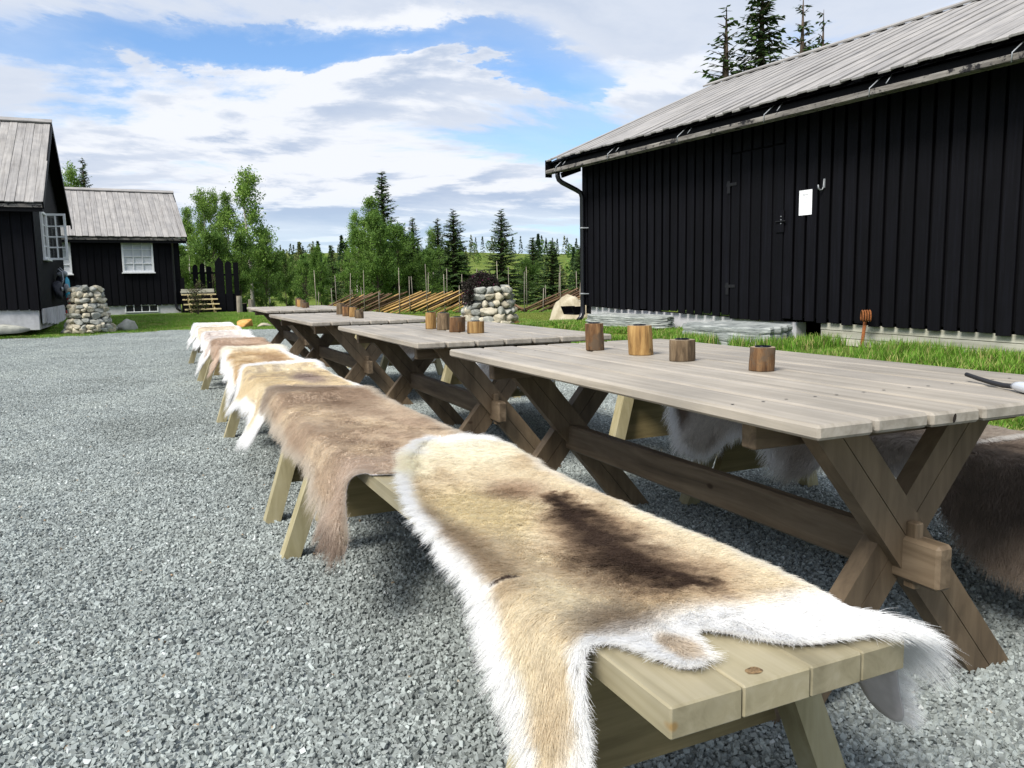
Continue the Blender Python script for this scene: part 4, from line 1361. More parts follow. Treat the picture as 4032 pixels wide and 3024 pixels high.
def make_barn():
    t = thing('barn', 'long black boarded barn with a silvery plank roof beside the tables', 'barn', AB(BARN_A + 2.7, 4.3, 0.3))
    nr = Vector((NRv[0], NRv[1], 0)); df = Vector((DFv[0], DFv[1], 0))
    back_a = 2 * RIDGE_A - BARN_A
    b0, b1 = BARN_B0, BARN_B1
    # walls behind the boards
    zt = 2.96
    quad_prism('wall', [AB(BARN_A + .03, b0, sill_z(b0) + .03), AB(BARN_A + .03, b1 - .03, sill_z(b1) + .03), AB(BARN_A + .03, b1 - .03, zt), AB(BARN_A + .03, b0, zt)], 0.1, M_BLACKP, t, nr)
    zr = RIDGE_Z - 0.12
    for bb, s in ((b1 - .03, -1), (b0 + .03, 1)):
        quad_prism('gable_wall', [AB(BARN_A + .03, bb, .5), AB(back_a - .03, bb, .5), AB(back_a - .03, bb, zt), AB(RIDGE_A, bb, zr), AB(BARN_A + .03, bb, zt)], 0.1, M_BLACK, t, df * s)
    quad_prism('wall', [AB(back_a - .03, b0, .4), AB(back_a - .03, b1 - .03, .4), AB(back_a - .03, b1 - .03, zt), AB(back_a - .03, b0, zt)], -0.1, M_BLACKP, t, nr)
    # cladding boards, one by one
    pitch = 0.157
    n = int((b1 - b0) / pitch)
    door0, door1, dtop, dbot = 6.345, 7.165, 2.425, 0.515
    for k in range(n):
        bc = b1 - 0.06 - k * pitch
        zb, ztp = sill_z(bc) + rnd.uniform(-.018, .012), 2.93
        if door0 - 0.02 < bc < door1 + 0.02:
            zb = dtop + 0.012
        w = 0.122 + rnd.uniform(-.006, .006)
        beam('board', AB(BARN_A - 0.006, bc, zb), AB(BARN_A - 0.006, bc, ztp), w, 0.022 + rnd.uniform(-.002, .002), M_BLACK, t, up=-nr, c=0.002)
    # door
    d = obj('door', cbox(door1 - door0, 0.03, dtop - dbot, 0.003, M_BLACKP), t, T(*AB(BARN_A + 0.012, (door0 + door1) / 2, (dtop + dbot) / 2)) @ RZ(math.atan2(DFv[1], DFv[0])))
    nd = 5
    dp = (door1 - door0) / nd
    for k in range(nd):
        bc = door1 - (k + 0.5) * dp
        beam('board', AB(BARN_A - 0.012, bc, dbot - 0.01 + rnd.uniform(-.012, .012)), AB(BARN_A - 0.012, bc, dtop - 0.008), dp - 0.036, 0.022, M_BLACK, d, up=-nr, c=0.002)
    beam('latch_plate', AB(BARN_A - 0.030, door0 + 0.05, 1.48), AB(BARN_A - 0.030, door0 + 0.05, 1.72), 0.11, 0.014, M_BLACK, d, up=-nr, c=0.002)
    beam('latch_bolt', AB(BARN_A - 0.046, door0 - 0.04, 1.60), AB(BARN_A - 0.046, door0 + 0.10, 1.60), 0.018, 0.012, M_IRON, d, c=0.002)
    for z in (1.575, 1.615, 1.65):
        tube('latch_screw', [AB(BARN_A - 0.036, door0 + 0.03, z), AB(BARN_A - 0.042, door0 + 0.03, z)], 0.007, M_GALV, d, 6)
    for z in (2.08, 0.90):
        beam('hinge', AB(BARN_A - 0.026, door1 + 0.06, z), AB(BARN_A - 0.026, door1 - 0.10, z), 0.035, 0.008, M_IRON, d, up=-nr, c=0.001)
        beam('hinge', AB(BARN_A - 0.027, door1 + 0.025, z - 0.10), AB(BARN_A - 0.027, door1 + 0.025, z + 0.04), 0.045, 0.007, M_IRON, d, up=-nr, c=0.001)
    # dark gap and pale base
    quad_prism('foundation_wall', [AB(BARN_A + .05, 10.2, 0.25), AB(BARN_A + .05, 6.2, 0.2), AB(BARN_A + .05, 6.2, sill_z(6.2) - .03), AB(BARN_A + .05, 10.2, sill_z(10.2) - .01)], 0.15, M_CONC, t, nr)
    for k in range(3):
        z = 0.455 - k * 0.075
        beam('base_board', AB(BARN_A + 0.045 + k * .004, 5.86, z + 0.02), AB(BARN_A + 0.045 + k * .004, -1.5, z - 0.10), 0.071, 0.03, M_BASEW, t, up=-nr, c=0.003)
    # roof planks, front and back slope
    rf = bpy.data.objects.new('roof', mesh_from('roof_deck', [AB(EAVE_A + .02, b0 - .2, EAVE_Z - .055), AB(EAVE_A + .02, ROOF_B1 - .02, EAVE_Z - .055), AB(RIDGE_A, ROOF_B1 - .02, RIDGE_Z - .05), AB(RIDGE_A, b0 - .2, RIDGE_Z - .05),
                                                      AB(2 * RIDGE_A - EAVE_A - .02, ROOF_B1 - .02, EAVE_Z - .055), AB(2 * RIDGE_A - EAVE_A - .02, b0 - .2, EAVE_Z - .055)],
                                                      [[0, 1, 2, 3], [3, 2, 4, 5]], mats=[M_BLACKP]))
    put(rf, Matrix.Identity(4), t)
    bp = 0.128
    n = int((ROOF_B1 - b0) / bp)
    slope_n = Vector((-(RIDGE_Z - EAVE_Z) * NRv[0], -(RIDGE_Z - EAVE_Z) * NRv[1], RIDGE_A - EAVE_A)).normalized()
    for k in range(n):
        bc = ROOF_B1 - (k + 0.5) * bp
        up_ = k % 2
        e = EAVE_A - 0.01 + rnd.uniform(-.02, .02)
        off = 0.011 if up_ else 0.0
        w = 0.119 if up_ else 0.126
        beam('plank', AB(e, bc, EAVE_Z - .022 + off), AB(RIDGE_A, bc, RIDGE_Z - .022 + off), w, 0.022, M_ROOF, rf, up=slope_n, c=0.003)
    nb = 24
    for k in range(nb):
        bc = ROOF_B1 - (k + 0.5) * (ROOF_B1 - b0) / nb
        beam('plank', AB(2 * RIDGE_A - EAVE_A, bc, EAVE_Z - .02), AB(RIDGE_A, bc, RIDGE_Z - .02), (ROOF_B1 - b0) / nb - .004, 0.022, M_ROOF, rf, up=(slope_n[0] * -1, slope_n[1] * -1, slope_n[2]), c=0.003)
    # ridge boards
    beam('ridge_board', AB(RIDGE_A - 0.07, ROOF_B1 + .02, RIDGE_Z - .006), AB(RIDGE_A - 0.07, b0, RIDGE_Z - .006), 0.17, 0.025, M_ROOF, rf, up=slope_n, c=0.003)
    # eave: dark fascia, wooden gutter, hooks
    beam('fascia_board', AB(EAVE_A + 0.10, ROOF_B1 - .02, EAVE_Z - 0.125), AB(EAVE_A + 0.10, b0, EAVE_Z - 0.125), 0.13, 0.028, M_BLACKP, t, up=-nr, c=0.003)
    quad_prism('soffit', [AB(EAVE_A + .11, ROOF_B1 - .03, EAVE_Z - .17), AB(BARN_A + .02, ROOF_B1 - .03, EAVE_Z - .03), AB(BARN_A + .02, b0, EAVE_Z - .03), AB(EAVE_A + .11, b0, EAVE_Z - .17)], 0.02, M_BLACKP, t, (0, 0, 1))
    gut = [(0.0, 0.075), (0.0, 0.0), (0.115, 0.0), (0.115, 0.075)]
    ga, gz = EAVE_A - 0.015, EAVE_Z - 0.205
    g = beam('gutter', AB(ga, ROOF_B1 + .02, gz + .026), AB(ga, b0, gz + .030), 0.052, 0.020, M_FASCIA, t, up=-nr, c=0.003)
    beam('gutter_bottom', AB(ga + .055, ROOF_B1 + .02, gz + 0.005), AB(ga + .055, b0, gz + .009), 0.018, 0.09, M_FASCIA, g, up=-nr, c=0.002)
    beam('gutter_end', AB(ga + .05, ROOF_B1 + .025, gz - .05), AB(ga + .05, ROOF_B1 + .025, gz + .20), 0.11, 0.02, M_BLACKP, g, up=df, c=0.002)
    for b in (10.25, 8.95, 7.55, 6.2, 4.95, 3.7, 2.4):
        tube('gutter_hook', [AB(EAVE_A + .085, b - .02, EAVE_Z - .03), AB(ga - .014, b + .03, gz + .062), AB(ga - .016, b + .03, gz - .012)], 0.006, M_GALV, t, 5)
        tube('gutter_hook', [AB(EAVE_A + .085, b - .12, EAVE_Z - .03), AB(ga + .01, b - .12, gz + .075)], 0.005, M_GALV, t, 5)
    # barge board at the far gable
    for s in (0, 1):
        ea = EAVE_A + .02 if s == 0 else 2 * RIDGE_A - EAVE_A - .02
        beam('barge_board', AB(ea, ROOF_B1 + .01, EAVE_Z - .13), AB(RIDGE_A, ROOF_B1 + .01, RIDGE_Z - .12), 0.15, 0.025, M_BLACKP, t, up=df, c=0.003)
    for zz in (0,):
        quad_prism('rafter_tail', [AB(EAVE_A + .16, ROOF_B1 - .16, EAVE_Z - .20), AB(BARN_A + .05, ROOF_B1 - .16, EAVE_Z - .02), AB(BARN_A + .05, ROOF_B1 - .16, EAVE_Z - .16), AB(EAVE_A + .18, ROOF_B1 - .16, EAVE_Z - .27)], 0.05, M_BLACKP, t, df)
    # down pipe
    pa = BARN_A - 0.06
    pth = [AB(ga + .05, 10.33, gz), AB(ga + .05, 10.33, gz - .06), AB(ga + .07, 10.33, gz - .11), AB(ga + .12, 10.32, gz - .15), AB(pa - .08, 10.24, gz - .26), AB(pa - .02, 10.22, gz - .30), AB(pa, 10.21, gz - .37), AB(pa, 10.21, 0.62), AB(pa, 10.21, 0.52), AB(pa - .03, 10.21, 0.45), AB(pa - .09, 10.2, 0.40)]
    p = tube('down_pipe', pth, 0.037, M_PIPE, t, 12)
    for z in (1.78, 0.80):
        tube('pipe_clamp', [AB(pa, 10.21, z - .012), AB(pa, 10.21, z + .012)], 0.041, M_GALV, p, 12)
        beam('pipe_bracket', AB(pa - .045, 10.20, z), AB(BARN_A, 10.10, z), .012, .012, M_GALV, p, c=.001)
    return t


make_barn()
# notice and coat hook on the barn wall
nb_ = (5.978 + 6.147) / 2
nt_ = thing('paper_notice', 'white paper notice pinned to the black barn wall beside the door', 'notice', AB(BARN_A - 0.022, nb_, 1.772))
RW = RZ(math.atan2(-DFv[1], -DFv[0]))
obj('sheet', cbox(0.170, 0.0016, 0.260, 0.0005, M_PAPER), nt_, T(*AB(BARN_A - 0.0205, nb_, 1.772)) @ RW)


def text_on(body, size, z, parent, mat, off=0.0):
    cu = bpy.data.curves.new('lettering', 'FONT'); cu.body = body; cu.size = size; cu.align_x = 'CENTER'; cu.extrude = 0.0
    tmp = bpy.data.objects.new('tmp', cu)
    COL.objects.link(tmp)
    dg = bpy.context.evaluated_depsgraph_get()
    me = bpy.data.meshes.new_from_object(tmp.evaluated_get(dg))
    bpy.data.objects.remove(tmp)
    me.materials.clear(); me.materials.append(mat)
    M = T(*AB(BARN_A - 0.0222, nb_ - off, z)) @ RW @ RX(math.pi / 2)
    return obj('lettering', me, parent, M)


text_on('Bålved', 0.026, 1.845, nt_, M_INK)
for z, w, o in ((1.822, .046, 0), (1.798, .074, 0), (1.772, .096, -.002), (1.748, .090, -.002), (1.726, .012, 0), (1.702, .056, 0.003)):
    x = -w / 2
    k = 0
    while x < w / 2 - 0.004:
        l = min(rnd.uniform(0.008, 0.018), w / 2 - x)
        obj('text_line', cbox(round(l, 3), 0.0006, 0.004, 0.0001, M_INK), nt_, T(*AB(BARN_A - 0.0216, nb_ - x - l / 2 + o, z)) @ RW)
        x += l + 0.004

hk = thing('coat_hook', 'galvanised j shaped hook screwed to the black barn wall above the notice', 'hook', AB(BARN_A - .02, 5.845, 1.93))
tube('hook_bend', [AB(BARN_A - .024, 5.828, 1.985), AB(BARN_A - .024, 5.832, 1.91), AB(BARN_A - .034, 5.838, 1.882), AB(BARN_A - .062, 5.846, 1.878), AB(BARN_A - .078, 5.850, 1.895), AB(BARN_A - .082, 5.852, 1.930)], .008, M_GALV, hk, 8)
beam('hook_plate', AB(BARN_A - .0195, 5.829, 1.90), AB(BARN_A - .0195, 5.829, 1.99), .024, .005, M_GALV, hk, up=(-NRv[0], -NRv[1], 0), c=.001)


# ------------------------------------------------------------------ rocks
def ico(sub):
    import bmesh
    bm = bmesh.new(); bmesh.ops.create_icosphere(bm, subdivisions=sub, radius=1.0)
    bm.verts.ensure_lookup_table()
    V = np.array([v.co[:] for v in bm.verts]); F = [[v.index for v in f.verts] for f in bm.faces]
    bm.free(); return V, F


ICO2, ICO3, ICO4 = ico(2), ico(3), ico(4)


def rock_mesh(name, size, seed, mat, base=ICO2, amp=0.22, flat=0.0, boxy=0.35):
    V, F = base
    r = np.random.default_rng(seed)
    d = V.copy()
    # squash towards a rounded box, knock facets off, roughen
    q = np.sign(d) * np.abs(d) ** (1 - boxy * 0.6)
    q /= np.max(np.abs(q), axis=1)[:, None] ** boxy
    for _ in range(11):
        n = r.normal(size=3); n /= np.linalg.norm(n)
        h = r.uniform(0.58, 0.92)
        k = q @ n
        q = q - np.where(k > h, (k - h), 0)[:, None] * n[None] * 0.85
    nn = fbm(d[:, 0] * 2.2 + seed, d[:, 1] * 2.2 + d[:, 2] * 1.7, seed, 4) - 0.5

    q = q * (1 + amp * nn)[:, None]
    if flat:
        q[:, 2] += flat * (np.floor(q[:, 2] * 6) / 6 - q[:, 2])
    q = q * (np.array(size) / 2)
    return mesh_from(name, q, F if len(V) < 2000 else np.array(F), True, [mat])


STONES = [[rock_mesh('stone', (1, 1, 1), 40 + k, m, ICO3, 0.30, 0.0, 0.42) for k in range(9)] for m in (M_STONE, M_STONEG, M_STONEO)]


def cairn(name, label, loc, rows, seed, ochre=(), grey=0.35):
    """dry stone ring; rows of (z, radius, stone height)"""
    r = random.Random(seed)
    t = thing(name, label, 'cairn', loc)
    cnt = 0
    for ri, (z, rad, h) in enumerate(rows):
        ph = r.uniform(0, 6.28); a = 0.0
        zz = z + r.uniform(-.15, .15) * h
        while a < 2 * math.pi - 0.12:
            w = h * r.choice((1.0, 1.2, 1.4, 1.6, 2.0)) * r.uniform(.85, 1.15)
            da = min(w / rad, 2 * math.pi - a)
            w = da * rad
            hh = h * r.uniform(0.85, 1.42)
            dp = 0.22 * r.uniform(0.8, 1.2)
            rr = rad - dp * 0.35 + r.uniform(-.03, .035)
            am = ph + a + da / 2
            kind = 2 if cnt in ochre else (1 if r.random() < grey else 0)
            M = T(loc[0] + rr * math.sin(am), loc[1] + rr * math.cos(am), loc[2] + zz + r.uniform(-.16, .16) * h) @ RZ(-am + r.uniform(-.2, .2)) @ RX(r.uniform(-.3, .3)) @ RY(r.uniform(-.28, .28)) @ Matrix.Diagonal((w * 1.12, dp, hh, 1))
            obj('stone', STONES[kind][r.randrange(9)], t, M); cnt += 1
            a += da
    # rubble core
    V, F = tube_geo([(0, 0, 0), (0, 0, rows[-1][0])], [rows[0][1] - .16, rows[-1][1] - .14], 14)
    obj('rubble_core', mesh_from('rubble_core', V, F, True, [M_STONEG]), t, T(*loc))
    return t


def rows_for(h, r0_, r1_, n):
    o = []
    for k in range(n):
        f = (k + 0.5) / n
        o.append((h * f, r0_ + (r1_ - r0_) * f ** 0.9, h / n))
    return o


p = AB(0.43, 20.45)
gz = float(ground_z(p[0], p[1]))
cairn('stone_cairn', 'tapering dry stone cairn on the grass in front of the black house', (p[0], p[1], 0.02), rows_for(1.02, 0.53, 0.31, 9), 5, (31,), 0.45)
p = AB(7.40, 14.35)
cairn('stone_planter', 'round dry stone planter with a dark purple shrub, behind the second table', (p[0], p[1], 0.06), rows_for(0.86, 0.63, 0.44, 6), 8, (2, 17, 33), 0.5)
PLANTER = (p[0], p[1], 0.88)

# slab seats and rocks by the barn
def single_rock(name, label, cat, loc, size, seed, mat, rz=0.0, base=ICO3, amp=0.2, flat=0.0, boxy=0.5, group=None):
    me = rock_mesh(name, size, seed, mat, base, amp, flat, boxy)
    o = obj(name, me, None, T(*loc) @ RZ(rz)); tag(o, label, cat, group); return o


bz = math.atan2(DFv[1], DFv[0])
def slab(label, cat, a, b, z0, L_, W_, H_, seed, layers=6):
    r = np.random.default_rng(seed)
    n = 30
    ang = np.linspace(0, 2 * np.pi, n, endpoint=False)
    c_, s_ = np.cos(ang), np.sin(ang)
    k = 1 / np.maximum(np.abs(c_) ** 5 + np.abs(s_) ** 5, 1e-6) ** .2
    base = k * (1 + 0.05 * np.sin(3 * ang + seed) + r.normal(0, .03, n))
    V, F, o = [], [], 0
    z = 0.0
    for q in range(layers):
        h = H_ / layers * r.uniform(.7, 1.3)
        k2 = base * (1 + r.normal(0, .014, n) + r.uniform(-.03, .02))
        ring = lambda f, zz: [(L_ / 2 * c_[i] * k2[i] * f, W_ / 2 * s_[i] * k2[i] * f, zz + r.normal(0, .003)) for i in range(n)]
        V += ring(.985, z) + ring(1.0, z + h * .3) + ring(1.0, z + h * .75) + ring(.975, z + h * 1.02)
        for p_ in range(3):
            for i in range(n): F.append([o + p_ * n + i, o + p_ * n + (i + 1) % n, o + (p_ + 1) * n + (i + 1) % n, o + (p_ + 1) * n + i])
        F.append([o + 3 * n + i for i in range(n)])
        o += 4 * n; z += h
    x, y, _ = AB(a, b)
    ob = obj('stone_slab', mesh_from('stone_slab', V, F, False, [M_SLAB]), None, T(x, y, z0) @ RZ(math.atan2(DFv[1], DFv[0]) + .02) @ RX(-.04))
    return tag(ob, label, cat)


slab('long flat slate slab lying against the foot of the barn by the down pipe', 'slab', 6.66, 8.80, 0.38, 1.62, 0.42, 0.15, 61)
slab('rough pale grey slate doorstep slab lying below the barn door', 'slab', 6.36, 6.45, 0.20, 1.30, 0.56, 0.29, 63, 4)
q = AB(7.74, 11.75, 0.30)
single_rock('boulder', 'tall pale sloping boulder beyond the far corner of the barn', 'boulder', q, (0.85, 0.9, 1.05), 72, M_BOULDER, 0.3, ICO4, 0.45, 0.0, 0.1)
tr = thing('wooden_trough', 'short black wooden trough at the far corner of the barn', 'trough', AB(6.86, 10.62, 0.50))
quad_prism('trough_side', [AB(6.87, 10.5, 0.60), AB(7.12, 10.5, 0.60), AB(7.12, 10.5, 0.47), AB(6.93, 10.5, 0.47)], 0.03, M_BLACKP, tr, (DFv[0], DFv[1], 0))
quad_prism('trough_side', [AB(6.87, 10.8, 0.60), AB(7.12, 10.8, 0.60), AB(7.12, 10.8, 0.47), AB(6.93, 10.8, 0.47)], 0.03, M_BLACKP, tr, (DFv[0], DFv[1], 0))
quad_prism('trough_bottom', [AB(6.93, 10.53, 0.47), AB(7.12, 10.53, 0.47), AB(7.12, 10.8, 0.47), AB(6.93, 10.8, 0.47)], 0.02, M_BLACKP, tr, (0, 0, 1))
p = AB(1.22, 20.9)
single_rock('rock', 'rough grey rock half buried in the grass beside the stone cairn', 'rock', (p[0], p[1], 0.10), (0.55, 0.40, 0.40), 71, M_STONEG, 0.4, ICO3, 0.3)
single_rock('rock', 'rounded ochre rock at the gravel edge past the far bench end', 'rock', (2.02, 20.6, 0.10), (0.42, 0.34, 0.28), 73, M_STONEO, 0.2, ICO3, 0.15)
single_rock('rock', 'low buff rock right of the ochre rock at the gravel edge', 'rock', (2.45, 20.4, 0.05), (0.40, 0.30, 0.14), 75, M_STONE, 0.9, ICO3, 0.2)
single_rock('rock', 'brown broken rock beyond the buff one, near the farthest table', 'rock', (2.95, 20.6, 0.05), (0.34, 0.28, 0.16), 77, M_STONEG, 0.1, ICO3, 0.35)
single_rock('rock', 'small brown rock farthest along the rubble near the farthest table', 'rock', (3.3, 20.4, 0.04), (0.26, 0.2, 0.13), 79, M_STONE, 2.1, ICO3, 0.35)
p = (-2.75, 19.35)
single_rock('rock', 'flat grey rock on the grass under the left house wall', 'rock', (p[0], p[1], 0.22), (0.75, 0.4, 0.22), 81, M_STONEG, 0.1, ICO3, 0.2)

# rusty stake with a coiled top
sk = thing('iron_stake', 'rusty twisted iron stake with a coiled ring top standing in the verge grass', 'stake', (6.30, 5.80, 0.16))
B0 = Vector((6.30, 5.80, 0.13))
tube('rod', [tuple(B0), tuple(B0 + Vector((.020, -.012, .22))), tuple(B0 + Vector((.032, -.025, .42)))], .0165, M_RUST, sk, 10)
cen = B0 + Vector((.035, -.03, .465))
ex = Vector((RT[0], RT[1], 0)).normalized()
for k in range(4):
    off = ex * (-0.036 + 0.024 * k)
    ring = [tuple(cen + off + Vector((0, 0, 1)) * (0.062 * math.sin(a)) + Vector((FW[0], FW[1], 0)) * (0.050 * math.cos(a)) + ex * 0.010 * math.cos(a)) for a in np.linspace(-0.6, 3.9, 12)]
    tube('coil', ring, .0085, M_RUST, sk, 7)


# ------------------------------------------------------------------ windows and houses
def window(parent, W, w, h, nx, ny, pane_mat, fr=0.055, depth=0.05, mun=0.022, name='window', sill=True):
    """window in local X (across) / Z (up), facing local -Y; W is the world matrix of its centre"""
    f_ = bpy.data.objects.new(name, mesh_from('pane_back', [(-w / 2, .012, -h / 2), (w / 2, .012, -h / 2), (w / 2, .012, h / 2), (-w / 2, .012, h / 2)], [[0, 1, 2, 3]], mats=[pane_mat]))
    put(f_, W, parent)

    def bar(nm, x0, x1, z0, z1, d):
        obj(nm, cbox(x1 - x0, d, z1 - z0, .002, M_WHITE), f_, W @ T((x0 + x1) / 2, -d / 2 + 0.01, (z0 + z1) / 2))
    bar('frame', -w / 2, -w / 2 + fr, -h / 2, h / 2, depth); bar('frame', w / 2 - fr, w / 2, -h / 2, h / 2, depth)
    bar('frame', -w / 2 + fr, w / 2 - fr, h / 2 - fr, h / 2, depth - .003); bar('frame', -w / 2 + fr, w / 2 - fr, -h / 2, -h / 2 + fr, depth - .003)
    iw, ih = w - 2 * fr, h - 2 * fr
    for k in range(1, nx):
        x = -iw / 2 + iw * k / nx; bar('glazing_bar', x - mun / 2, x + mun / 2, -ih / 2, ih / 2, depth * .6)
    for k in range(1, ny):
        z = -ih / 2 + ih * k / ny; bar('glazing_bar', -iw / 2, iw / 2, z - mun / 2, z + mun / 2, depth * .55)
    if sill: bar('sill', -w / 2 - .03, w / 2 + .03, -h / 2 - .035, -h / 2 - .002, depth + .05)
    return f_


def make_house(label, M, w, d, sill, eave, ridge, oh_e, oh_g, board=0.16, plankw=0.15, base=-0.1, front_boards=True):
    """house: local x across the front (0..w), local y depth (0..d), front faces local -y"""
    t = thing('house', label, 'house', tuple(M @ Vector((w / 2, d / 2, 0))))
    P = lambda x, y, z: M @ Vector((x, y, z))
    R3 = M.to_3x3()
    ym = d / 2
    V = [(.02, .02, sill), (w - .02, .02, sill), (w - .02, d - .02, sill), (.02, d - .02, sill), (.02, .02, eave), (w - .02, .02, eave), (w - .02, d - .02, eave), (.02, d - .02, eave), (.02, ym, ridge - .08), (w - .02, ym, ridge - .08)]
    F = [[0, 1, 5, 4], [1, 2, 6, 9, 5], [2, 3, 7, 6], [3, 0, 4, 8, 7], [4, 5, 9, 8], [6, 7, 8, 9]]
    obj('wall', mesh_from('house_wall', V, F, mats=[M_BLACKP]), t, M)
    V, F = cbox_geo(w - .08, d - .08, sill - base, .01)
    obj('foundation', mesh_from('foundation', V, F, mats=[M_CONC]), t, M @ T(w / 2, d / 2, (sill + base) / 2))
    if front_boards:
        n = int(w / board)
        for k in range(n):
            x = (k + .5) * w / n
            beam('board', P(x, -.006, sill - .02 + rnd.uniform(-.01, .01)), P(x, -.006, eave - .02), w / n - .03, .02, M_BLACK, t, up=R3 @ Vector((0, -1, 0)), c=.002)
        n = int(d / board)
        for k in range(n):
            y = (k + .5) * d / n
            zt = eave + (ridge - eave) * (1 - abs(y - ym) / ym) - .08
            beam('board', P(w + .006, y, sill - .02), P(w + .006, y, zt), d / n - .03, .02, M_BLACK, t, up=R3 @ Vector((1, 0, 0)), c=.002)
    sl = (ridge - eave) / ym
    ez = eave - oh_e * sl + .06
    rz_ = ridge + .06
    rf = bpy.data.objects.new('roof', mesh_from('roof_deck', [tuple(P(-oh_g, -oh_e, ez - .03)), tuple(P(w + oh_g, -oh_e, ez - .03)), tuple(P(w + oh_g, ym, rz_ - .03)), tuple(P(-oh_g, ym, rz_ - .03)), tuple(P(w + oh_g, d + oh_e, ez - .03)), tuple(P(-oh_g, d + oh_e, ez - .03))], [[0, 1, 2, 3], [3, 2, 4, 5]], mats=[M_BLACKP]))
    put(rf, Matrix.Identity(4), t)
    n = int((w + 2 * oh_g) / plankw)
    nrm = R3 @ Vector((0, -sl, 1)).normalized()
    for k in range(n):
        x = -oh_g + (k + .5) * (w + 2 * oh_g) / n
        off = .010 * (k % 2)
        beam('plank', P(x, -oh_e - .03 + rnd.uniform(-.02, .02), ez - .01 + off), P(x, ym, rz_ - .005 + off), (w + 2 * oh_g) / n - (.003 if k % 2 == 0 else .010), .022, M_ROOF, rf, up=nrm, c=.002)
    n2 = max(4, n // 3)
    for k in range(n2):
        x = -oh_g + (k + .5) * (w + 2 * oh_g) / n2
        beam('plank', P(x, d + oh_e, ez - .005), P(x, ym, rz_ - .005), (w + 2 * oh_g) / n2 - .004, .022, M_ROOF, rf, up=R3 @ Vector((0, sl, 1)).normalized(), c=.002)
    beam('ridge_board', P(-oh_g, ym - .05, rz_ + .03), P(w + oh_g + .01, ym - .05, rz_ + .03), .16, .03, M_ROOF, rf, up=nrm, c=.002)
    beam('fascia_board', P(-oh_g, -oh_e + .02, ez - .075), P(w + oh_g - .03, -oh_e + .02, ez - .075), .07, .03, M_FASCIA, t, up=R3 @ Vector((0, -1, 0)), c=.002)
    beam('fascia_board', P(-oh_g, -oh_e + .05, ez - .15), P(w + oh_g - .03, -oh_e + .05, ez - .15), .09, .03, M_BLACKP, t, up=R3 @ Vector((0, -1, 0)), c=.002)
    for s in (-1, 1):
        for xx in (w + oh_g - .015, -oh_g + .015):
            beam('barge_board', P(xx, ym, rz_ - .07), P(xx, ym + s * (ym + oh_e), ez - .07), .03, .16, M_BLACKP, t, up=nrm if s < 0 else R3 @ Vector((0, sl, 1)).normalized(), c=.003)
    return t


# far house with two white windows
MH2 = T(*AB(-4.2, 28.0, 0)) @ RZ(math.atan2(NRv[1], NRv[0]))
W2 = 7.50
h2 = make_house('black house with a silvery plank roof and white barred windows behind the stone cairn', MH2, W2, 5.0, 0.49, 2.72, 4.20, 0.30, 0.24, 0.2, 0.17, 0.0)
xo = 4.2
window(h2, MH2 @ T(xo + 2.085, -0.03, 2.0), 0.90, 0.98, 3, 4, M_CURTAIN)
window(h2, MH2 @ T(xo - 0.20, -0.03, 1.965), 0.90, 0.98, 3, 4, M_CURTAIN)
window(h2, MH2 @ T(xo + 2.10, 0.028, 0.375), 0.96, 0.24, 4, 1, M_PANE, fr=.03, depth=.03, sill=False)
window(h2, MH2 @ T(xo - 0.05, 0.028, 0.375), 0.96, 0.24, 4, 1, M_PANE, fr=.03, depth=.03, sill=False)
tube('down_pipe', [tuple(MH2 @ Vector(p)) for p in ((xo + 3.10, -.28, 2.62), (xo + 3.10, -.24, 2.50), (xo + 3.10, -.08, 2.38), (xo + 3.10, -.06, 2.3), (xo + 3.10, -.06, .52), (xo + 3.13, -.07, .34), (xo + 3.22, -.12, .26))], .04, M_PIPE, h2, 10)

# near left house with the open casement
MH1 = T(-8.25, 19.85, 0)
W1 = 6.03
h1 = make_house('black house at the left edge with a white casement window standing open', MH1, W1, 5.75, 0.60, 2.99, 4.93, 0.35, 0.27, 0.2, 0.17, 0.15)
# white base planks under the gable
for k in range(7):
    y = 20.0 + k * 0.66
    beam('base_board', (-2.203, y + .3, 0.28 - .03 * k), (-2.203, y + .3, 0.60), .60, .03, M_CONC, h1, up=(1, 0, 0), c=.004)
M1 = T(-2.2, 21.45, 2.24) @ RZ(math.radians(90))
window(h1, M1, 0.86, 1.08, 2, 4, M_PANE, name='window', sill=True)
# open sash, hinged on its far jamb and standing out from the wall
MS = T(-1.985, 21.92, 2.24) @ RZ(math.radians(-4))
ws = window(h1, MS, 0.44, 1.08, 2, 4, M_CLEAR, fr=.05, depth=.045, mun=.03, name='open_sash', sill=False)

# backpack hanging on the gable
bk = thing('backpack', 'blue and black backpack with red straps hanging on the left house wall', 'backpack', (-2.06, 23.0, 1.05))


def blob(name, loc, size, seed, mat, parent, base=ICO3, boxy=0.3, amp=0.15, rz=0):
    return obj(name, rock_mesh(name, size, seed, mat, base, amp, 0, boxy), parent, T(*loc) @ RZ(rz))


